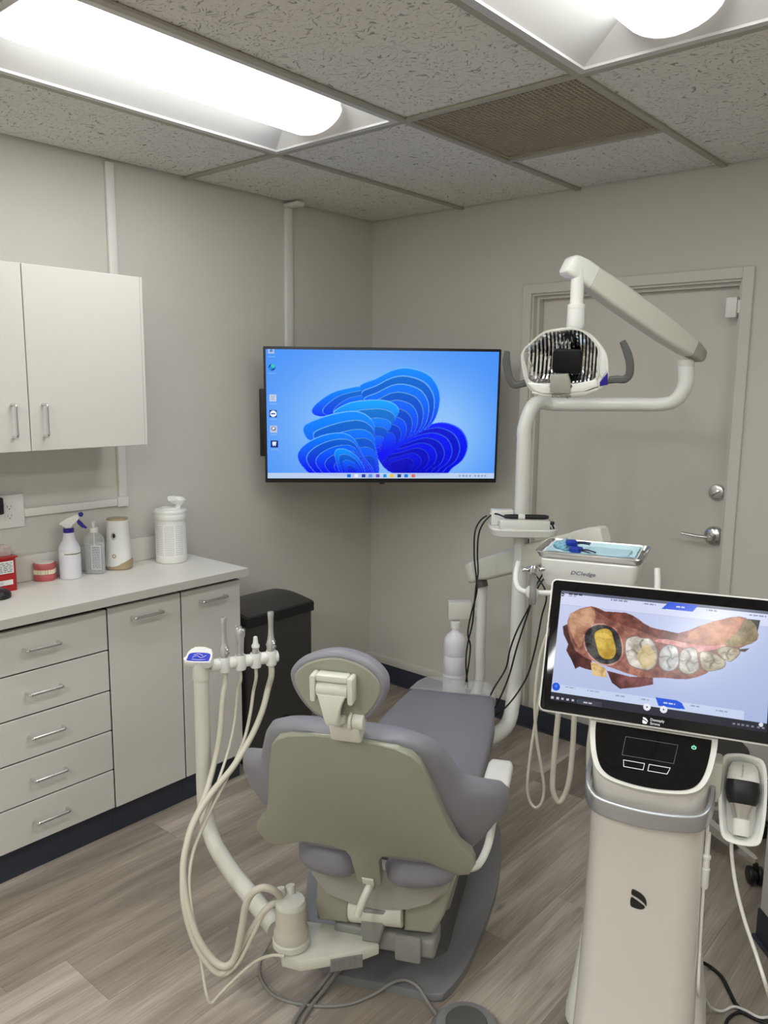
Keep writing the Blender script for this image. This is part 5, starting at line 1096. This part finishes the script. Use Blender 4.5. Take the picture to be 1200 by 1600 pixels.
# monitor
SMt = Matrix.Translation((0, 0, 1.022)) @ Matrix.Rotation(R(-21.1), 4, 'X'); MWd, MHt = .53, .325
q = B(); prism(q, rrect(-MWd/2, MWd/2, -MHt/2, MHt/2, .012, 5), -.034, -.0005, .004, SMt @ axes((0,0,0), (1,0,0), (0,0,1), (0,-1,0)), 2); mon = part('monitor', q, WHITE, t, 'white rimmed touch monitor')
FM = SMt @ axes((0,0,0), (1,0,0), (0,0,1), (0,-1,0))
q = B(); prism(q, rrect(-MWd/2+.004, MWd/2-.004, -MHt/2+.004, MHt/2-.004, .010, 5), .0, .0022, .0008, FM); part('monitor_glass', q, GLOSSB, mon)
q = B(); box(q, -.06, .06, .034, .09, -.16, .02, .02, 3, SMt); tube(q, [(0, .09, .92), (0, .085, .84), (0, .07, .76)], .035, 14, 3); part('monitor_stand', q, BODY, t)
M = FM @ Matrix.Translation((0, -.1485, .0024)); WT = emat('glowing_bezel_print', srgb((214, 214, 216)), .75)  # lettering and emblem are print given a glow of their own
text('bezel_lettering', 'Dentsply', .0086, WT, mon, M @ Matrix.Translation((-.006, .0042, 0)), align='LEFT'); text('bezel_lettering', 'Sirona', .0086, WT, mon, M @ Matrix.Translation((-.006, -.0042, 0)), align='LEFT')
s2_ = .00013; f2 = lambda pts: [((x-476)*s2_-.017, -(y-928)*s2_) for x, y in pts]
q = B(); prism(q, smooth2(f2([(437, 872), (470, 878), (500, 895), (517, 920), (520, 952), (508, 938), (480, 918), (452, 905), (437, 898)]), 3)[::-1], 0, .0003, 0, M); prism(q, smooth2(f2([(434, 922), (455, 926), (478, 938), (500, 950), (512, 960), (504, 976), (480, 983), (452, 980), (434, 970)]), 3)[::-1], 0, .0003, 0, M); part('bezel_emblem', q, WT, mon)
# the scan picture: outlines measured in the screen's own plane
SWM = CM @ FM; so_ = SWM.translation; sxv, syv, szv = [Vector(SWM.col[k][:3]) for k in range(3)]
def suv(cx, cy):
    u_, v_ = 820+cx/3.158, 880+cy/3.158; r = ray(u_, v_); k = (so_-CAM).dot(szv)/r.dot(szv); h = CAM+r*k-so_
    return (h.dot(sxv)/.476+.5)*1000, (.5-h.dot(syv)/.268)*563
def scan_picture():
    nx, ny = 600, 338; X, Y = np.meshgrid(np.linspace(0, 1000, nx), np.linspace(563, 0, ny)); img = np.zeros((ny, nx, 3))
    g = np.clip(Y/563*.55+X/1000*.35, 0, 1)
    for k, (a, b) in enumerate(((206, 168), (212, 184), (242, 226))): img[..., k] = (a+(b-a)*g)/255
    S = lambda pts, sm=3: [(p.x, p.y) for p in crom([(*suv(x, y), 0) for x, y in pts], sm, True)]
    S1 = lambda pts: [suv(x, y) for x, y in pts]
    A = lambda x, y: suv(x, y)
    nz = vnoise(X, Y, .02, 1)*.5+vnoise(X, Y, .05, 2)*.3+vnoise(X, Y, .12, 3)*.2
    def shade(poly, c0, c1, k=1.0, rim=None, rimw=.97, ang=None):
        m = in_poly(poly, X, Y)
        if not m.any(): return m
        n = np.clip((nz-.25)*1.9*k, 0, 1)[..., None]; col = (np.array(c0)*(1-n)+np.array(c1)*n)/255
        img[m] = col[m]
        if rim is not None:
            cx, cy = sum(p[0] for p in poly)/len(poly), sum(p[1] for p in poly)/len(poly)
            q_ = [(cx+(x-cx)*rimw, cy+(y-cy)*rimw) for x, y in poly]; r_ = m & ~in_poly(q_, X, Y); img[r_] = img[r_]*.35+np.array(rim)/255*.65
        return m
    # window furniture
    paint(img, Y < 14, (96, 100, 122)); paint(img, (Y >= 14) & (Y < 72), (214, 220, 246)); paint(img, (abs(Y-73) < 1.2), (188, 196, 226))
    tb = S1([(675, 225), (712, 192), (858, 208), (828, 240)]); paint(img, in_poly(tb, X, Y), (28, 84, 222))
    e0 = A(190, 155); paint(img, in_poly([(e0[0]-8, e0[1]-9), (e0[0]+8, e0[1]-4), (e0[0]+8, e0[1]+1), (e0[0]-8, e0[1]-2)], X, Y) | in_poly([(e0[0]-8, e0[1]+1), (e0[0]+7, e0[1]+5), (e0[0], e0[1]+10), (e0[0]-8, e0[1]+8)], X, Y), (20, 22, 30))
    def tiny(cx, cy, w, c, a=.8, h=5):
        x0, y0 = A(cx, cy); m = (abs(X-x0) < w/2) & (abs(Y-y0) < h) & ((np.floor(X/5).astype(int)*7 % 5) < 4); paint(img, m, c, a)
    tiny(250, 155, 72, (30, 32, 44), .9, 4); tiny(235, 163, 40, (120, 124, 150), .7, 2.5); tiny(465, 185, 82, (120, 126, 160), .8, 3.5); tiny(615, 203, 62, (120, 126, 160), .8, 3.5); tiny(768, 217, 38, (235, 240, 252), .9, 4); tiny(922, 234, 45, (120, 126, 160), .8, 3.5); tiny(1148, 260, 75, (120, 126, 160), .8, 3.5)
    # jaw scan
    GUMC = ((108, 64, 55), (186, 128, 112))
    gum = [(225, 250), (330, 212), (395, 238), (500, 245), (560, 275), (620, 315), (760, 345), (860, 310), (1010, 268), (1090, 270), (1145, 330), (1145, 380), (1060, 420), (1055, 455), (960, 490), (895, 545), (800, 573), (690, 566), (560, 560), (440, 520), (330, 480), (250, 430), (215, 330)]
    shade(S1([(1045, 270), (1162, 282), (1148, 340), (1100, 330)]), (28, 24, 28), (40, 36, 36))
    shade(S1([(188, 312), (212, 300), (255, 420), (330, 480), (340, 530), (300, 522), (270, 510), (250, 522), (232, 480), (205, 430), (215, 400), (192, 350)]), (52, 26, 26), (96, 56, 52))
    shade(S1([(210, 300), (228, 312), (265, 436), (252, 425)]), (170, 130, 80), (226, 190, 140))
    shade(S1([(325, 490), (350, 490), (400, 520), (405, 565), (335, 552)]), (150, 110, 60), (232, 200, 140), 1.4)
    shade(S1([(405, 530), (520, 560), (632, 562), (634, 598), (560, 612), (470, 620), (430, 590)]), (70, 40, 40), (140, 84, 84))
    shade(S(gum, 2), *GUMC)
    shade(S([(330, 214), (395, 240), (500, 247), (560, 278), (620, 318), (760, 348), (700, 385), (560, 330), (420, 280)], 2), (88, 46, 40), (150, 88, 74))
    shade(S([(225, 252), (325, 218), (350, 270), (320, 330), (290, 380), (268, 420), (225, 330)], 2), (160, 108, 84), (216, 172, 138))
    shade(S([(860, 312), (1010, 270), (1080, 280), (1000, 400), (900, 430), (800, 380)], 2), (158, 92, 64), (212, 148, 112))
    shade(S([(640, 385), (700, 375), (880, 410), (1010, 400), (870, 440), (760, 410)], 2), (190, 110, 108), (232, 176, 170), 1.2)
    shade(S([(1090, 272), (1140, 310), (1145, 380), (1080, 408), (1000, 412), (990, 385), (1060, 330)], 2), (104, 88, 52), (172, 150, 108))
    # prepared molar: dark groove, yellow core
    ring_ = [(300, 345), (340, 310), (390, 305), (440, 325), (470, 370), (480, 430), (465, 475), (420, 498), (370, 492), (320, 450), (298, 400)]
    shade(S([(388+(x-388)*1.07, 400+(y-400)*1.07) for x, y in ring_], 3), (140, 74, 66), (214, 168, 158), 1.6)
    shade(S(ring_, 3), (34, 32, 34), (92, 90, 88), 1.3)
    shade(S([(345, 345), (390, 322), (425, 335), (440, 380), (450, 430), (440, 465), (405, 475), (370, 455), (352, 400)], 3), (176, 140, 48), (226, 196, 98), 1.1, (120, 96, 40))
    shade(S([(352, 355), (392, 345), (425, 362), (420, 372), (380, 368)], 3), (214, 176, 70), (236, 206, 110))
    # teeth
    def tooth(pts, c0, c1, gro=None, rim=(92, 76, 66)):
        po_ = S(pts, 4); m = shade(po_, c0, c1, 1.1, rim, .945)
        cx, cy = sum(p[0] for p in po_)/len(po_), sum(p[1] for p in po_)/len(po_); R_ = max(abs(p[1]-cy) for p in po_)
        d = np.clip(1-np.hypot((X-cx), (Y-cy))/R_, 0, 1); wob = vnoise(X, Y, .045, 7)
        gr = np.exp(-((np.abs(X-cx+8*np.sin(Y*.09))-2)/3.2)**2)*(d > .25)+np.exp(-((Y-cy+6*np.sin(X*.12)+10*(wob-.5))/3.0)**2)*(d > .2)
        img[m] = (img*(1-.30*np.clip(gr, 0, 1)[..., None]))[m]
        hl = np.exp(-((X-cx+R_*.35)**2+(Y-cy-R_*.45)**2)/(R_*.22)**2)+np.exp(-((X-cx-R_*.3)**2+(Y-cy+R_*.5)**2)/(R_*.25)**2)
        img[m] = np.clip(img+.12*hl[..., None], 0, 1)[m]
        if gro: 
            m2 = m & in_poly(S(gro, 3), X, Y); img[m2] = img[m2]*.4+np.array((222, 196, 130))/255*.6
    tooth([(500, 375), (545, 358), (580, 368), (625, 375), (655, 430), (650, 500), (615, 530), (560, 522), (515, 500), (495, 440)], (150, 140, 124), (226, 222, 214), [(560, 440), (600, 400), (645, 450), (630, 510), (580, 515), (560, 480)])
    tooth([(665, 440), (700, 405), (740, 408), (758, 440), (755, 510), (710, 536), (665, 510)], (150, 148, 146), (222, 222, 222))
    tooth([(768, 440), (800, 416), (845, 425), (855, 480), (858, 525), (810, 550), (765, 530), (762, 490)], (136, 130, 118), (212, 210, 200))
    tooth([(862, 445), (900, 435), (960, 460), (992, 490), (975, 520), (905, 534), (872, 510)], (134, 120, 92), (218, 212, 190))
    tooth([(945, 425), (1000, 412), (1055, 425), (1060, 450), (1020, 485), (990, 480), (960, 455)], (120, 104, 76), (206, 198, 176))
    shade(S1([(1055, 425), (1110, 420), (1085, 438), (1060, 436)]), (56, 48, 44), (96, 90, 84))
    # bottom tabs, taskbar
    y1 = A(400, 640)[1]; paint(img, (Y > 480) & (Y < 522) & (X < 900+0*(Y-480)), (206, 218, 244), .9)
    tb = S1([(645, 662), (750, 677), (775, 690), (792, 722), (660, 704)]); paint(img, in_poly(tb, X, Y), (30, 88, 222))
    for cx, cy, w in ((225, 614, 50), (340, 632, 62), (468, 655, 52), (590, 673, 40), (840, 706, 40), (970, 730, 52)): tiny(cx, cy, w, (140, 150, 184), .8, 3)
    tiny(713, 692, 52, (220, 230, 250), .9, 3)
    c = A(155, 609); paint(img, (X-c[0])**2+(Y-c[1])**2 < 20**2, (28, 90, 224)); paint(img, ((X-c[0])**2+(Y-c[1]+2)**2 < 6**2) & ((X-c[0])**2+(Y-c[1]+2)**2 > 3.5**2), (120, 170, 250))
    m = Y > 522; img[m] = np.array((46, 48, 58))/255
    for cx, cy in ((603, 710), (685, 722)): c = A(cx, cy); paint(img, (X-c[0])**2+(Y-c[1])**2 < 17**2, (238, 240, 246)); paint(img, (X-c[0])**2+(Y-c[1])**2 < 4**2, (70, 76, 96))
    for k, cx in enumerate((137, 163, 187, 212, 238, 264)): c = A(cx, 662+ (cx-137)*.145); paint(img, (abs(X-c[0]) < 6) & (abs(Y-c[1]) < 5.5), (220, 222, 228) if k != 5 else (40, 150, 160), .85)
    c = A(320, 690); paint(img, (abs(X-c[0]) < 58) & (abs(Y-c[1]) < 12), (66, 68, 78)); tiny(308, 689, 46, (214, 216, 222), .9, 3.5)
    for x_ in (860, 880, 898, 918, 940, 965, 985): paint(img, (abs(X-x_) < 6) & (abs(Y-545) < 4), (150, 152, 165), .8)
    c = A(1165, 797); paint(img, (X-c[0])**2+(Y-c[1])**2 < 90, (225, 228, 235))
    return np.clip(img, 0, 1), nx, ny
img, nx, ny = scan_picture()
screen_mesh('screen', .476, .268, nx, ny, img, .95*2**-EXPO, mon, FM @ Matrix.Translation((0, 0, .0026)))
# scanner holder on the right flank
hc = Vector((.203, -.02, .719)); HN = Vector((.02, -.86, .50)).normalized(); HU2 = (Vector((0,0,1))-HN*HN.z).normalized(); HX = HU2.cross(HN); GM = axes(hc, HX, HU2, HN)
q = B(); ho_ = smooth2([(x, y*.83) for x, y in ((-.046, .10), (-.02, .118), (.02, .118), (.046, .10), (.052, .02), (.046, -.08), (.03, -.118), (-.03, -.118), (-.046, -.08), (-.052, .02))], 4)
rs = [[GM @ Vector((x*s, y*s2, z)) for x, y in ho_] for z, s, s2 in ((-.045, .55, .7), (-.04, .75, .85), (-.02, .93, .96), (0, 1, 1), (.004, .985, .992), (.004, .86, .93), (0, .80, .90), (-.022, .62, .80), (-.028, .4, .6))]
loft(q, rs); part('scanner_cradle', q, WHITE, t, 'white scanner cradle on the right side')
q = B(); box(q, .118, .158, -.03, .03, .70, .80, .008, 2); part('cradle_bracket', q, CREAM, t)
# handheld scanner in the cradle
g0 = CM @ GM
t = thing('handheld_scanner', 'white and black handheld mouth scanner resting in the cart cradle', 'scanner', M=g0 @ Matrix.Translation((0, 0, -.012)))
def sc(y, hw, hz, zc=0.012): return [(x, y*.83, z+zc) for x, z in rrect(-hw, hw, -hz, hz, min(hw, hz)*.8, 4)]
q = B(); loft(q, [sc(.098, .012, .010, .006), sc(.094, .024, .018, .008), (sc(.08, .031, .024, .011)), sc(.055, .034, .026, .013), sc(.046, .0345, .0265, .0135)]); part('rear_cap', q, WHITE, t, 'white rounded rear end')
q = B(); loft(q, [sc(.0455, .0345, .0265, .0135), sc(.02, .036, .027, .014), sc(-.005, .033, .024, .012), sc(-.016, .028, .021, .010)]); part('grip', q, BLACK, t, 'black grip band')
q = B(); loft(q, [sc(-.0163, .0265, .020, .0095), sc(-.045, .018, .016, .006), sc(-.068, .0145, .013, .004)]); part('barrel', q, STEEL, t, 'metal barrel')
q = B(); loft(q, [sc(-.0555, .0185, .0175, .007), sc(-.085, .0175, .016, .006), sc(-.098, .016, .013, .006)]); part('tip_sleeve', q, WHITE, t, 'white tip sleeve')
text('grip_lettering', 'Primescan', .0075, mat('print_grey', (.2,.2,.2), .5), t, axes((-.004, .057, .0392), (0,1,0), (-1,0,0), (0,0,1)), ext=.0001)
cl_ = g0 @ Vector((-.018, -.093, -.03)); cl_ = P(1144, 1308, d=FW.dot(cl_-CAM))
q = B(); inv = MW['handheld_scanner'].inverted(); dc = FW.dot(cl_-CAM); ct = [cl_, cl_+Vector((0, 0, -.025)), P(1145, 1352, d=dc), P(1151, 1390, d=dc-.01), P(1164, 1440, d=dc-.02), P(1182, 1493, d=dc-.04), P(1200, 1550, d=dc-.05), P(1212, 1590, z=.03), P(1222, 1612, z=.006), P(1235, 1640, z=.006), P(1210, 1680, z=.006)]
tube(q, [inv @ p for p in ct], .0042, 10, 6); part('cable', q, WHITE, t, ang=60)

# ================================================================= STOOL, SIDE CABINET, FLOOR THINGS
t = thing('operator_stool', 'wheeled stool with chrome five leg base behind the scanner cart', 'stool', (2.005, -.475, 0)); a0 = math.atan2(-.59+.475, 2.265-2.005)
q = B(); lathe(q, [(.038, .095), (.04, .10), (.04, .14), (.026, .15), (.026, .25), (.016, .255), (.016, .33)], 24); part('gas_column', q, CHROME, t)
for k in range(5):
    a = a0+2*math.pi*k/5; d_ = Vector((math.cos(a), math.sin(a), 0)); sdv = Vector((-d_.y, d_.x, 0)); q = B(); rr = []
    for r_, hw, z0, z1 in ((.034, .020, .098, .132), (.15, .017, .086, .112), (.27, .013, .073, .094), (.285, .008, .075, .09)): rr.append([d_*r_+sdv*x+Vector((0,0,z)) for x, z in ((-hw, z0), (hw, z0), (hw*.8, z1), (-hw*.8, z1))])
    loft(q, rr); lg = part('leg', q, CHROME, t)
    q = B(); w0 = d_*.283+Vector((0, 0, .0305)); wa = (d_*.5+sdv*.85).normalized()
    for s in (-1, 1): cyl(q, w0+wa*s*.006, w0+wa*s*.024, .030, 22)
    cyl(q, w0-wa*.006, w0+wa*.006, .02, 16); tube(q, [w0+Vector((0,0,.02)), w0+Vector((0,0,.043))], .009, 10, 0); part('caster', q, BLACK, lg, 'black twin wheel caster')
q = B(); lathe(q, [(.05, .33), (.165, .335), (.175, .345), (.175, .375), (.16, .39), (0, .393)], 32); part('seat', q, BLACK, t)
# side cabinet cut by the right picture edge
ca = Vector((2.356, -.873, 0)); cdv = Vector((.70, -.714, 0)).normalized(); cb_ = Vector((.714, .70, 0)).normalized()
t = thing('side_cabinet', 'pale side cabinet with dark vinyl base cut off by the right picture edge', 'cabinet', M=axes(ca, cdv, cb_, (0,0,1)))
q = B(); box(q, 0, .5, .0, .42, .1005, .84, .003, 1); part('body', q, CAB, t)
q = B(); box(q, -.004, .504, -.004, .42, 0.0, .1); box(q, -.014, .514, -.014, .42, 0.0, .012, .004, 1); part('base', q, VINYL, t)
q = B(); box(q, -.01, .51, -.015, .43, .8405, .87, .002, 1); part('top', q, CTOP, t)
# foot control and floor cords
fp = P(728, 1618, z=0)
t = thing('foot_control', 'grey round foot control pedal at the bottom edge behind the chair base', 'pedal', (fp.x, fp.y, 0), R(30))
q = B(); lathe(q, [(.088, 0), (.092, .004), (.09, .018), (.076, .034), (.058, .038), (0, .038)], 40); part('housing', q, BASEG, t)
q = B(); lathe(q, [(.054, .0382), (.05, .044), (.03, .047), (0, .047)], 32); part('pedal_disc', q, DGREY, t)
def floor_cord(pts, r, label, m, z=None):
    w = [P(*p[:2], z=p[2]) for p in pts]; q = B(); tube(q, w, r, 8, 7); return solo('floor_cord', q, m, label, 'cord', (w[0].x, w[0].y, 0), ang=60)
floor_cord([(432, 1462, .06), (418, 1478, .02), (406, 1505, .006), (408, 1530, .005), (425, 1553, .005), (455, 1566, .005), (500, 1572, .005), (545, 1569, .005), (585, 1553, .010), (610, 1537, .034), (632, 1531, .040), (652, 1541, .036), (668, 1565, .010), (684, 1588, .012)], .0045, 'grey cord looping over the floor to the foot control', HOSEG)
floor_cord([(556, 1490, .10), (540, 1506, .04), (522, 1525, .033), (508, 1545, .012), (488, 1570, .007), (470, 1600, .007), (455, 1650, .007)], .0058, 'grey supply tube leaving the chair base, right one of the pair', HOSEG)
floor_cord([(550, 1488, .10), (533, 1504, .04), (514, 1524, .03), (499, 1543, .010), (478, 1568, .007), (459, 1598, .007), (443, 1650, .007)], .0058, 'grey supply tube leaving the chair base, left one of the pair', HOSEG)
floor_cord([(640, 1445, .18), (622, 1452, .155), (600, 1450, .14), (585, 1447, .14), (566, 1440, .16), (556, 1430, .19)], .0045, 'short grey cord drooping under the chair seat pivot', HOSEG) if False else None
floor_cord([(1100, 1505, .02), (1113, 1513, .005), (1128, 1527, .005), (1140, 1550, .005), (1152, 1572, .005), (1175, 1588, .005), (1205, 1598, .005), (1250, 1605, .005)], .0055, 'black power cord on the floor right of the scanner cart', CABLE)
floor_cord([(1132, 1640, .005), (1134, 1602, .005), (1142, 1588, .005), (1158, 1582, .005), (1180, 1592, .006), (1230, 1612, .006)], .0045, 'second black cord curling at the bottom right corner', CABLE)
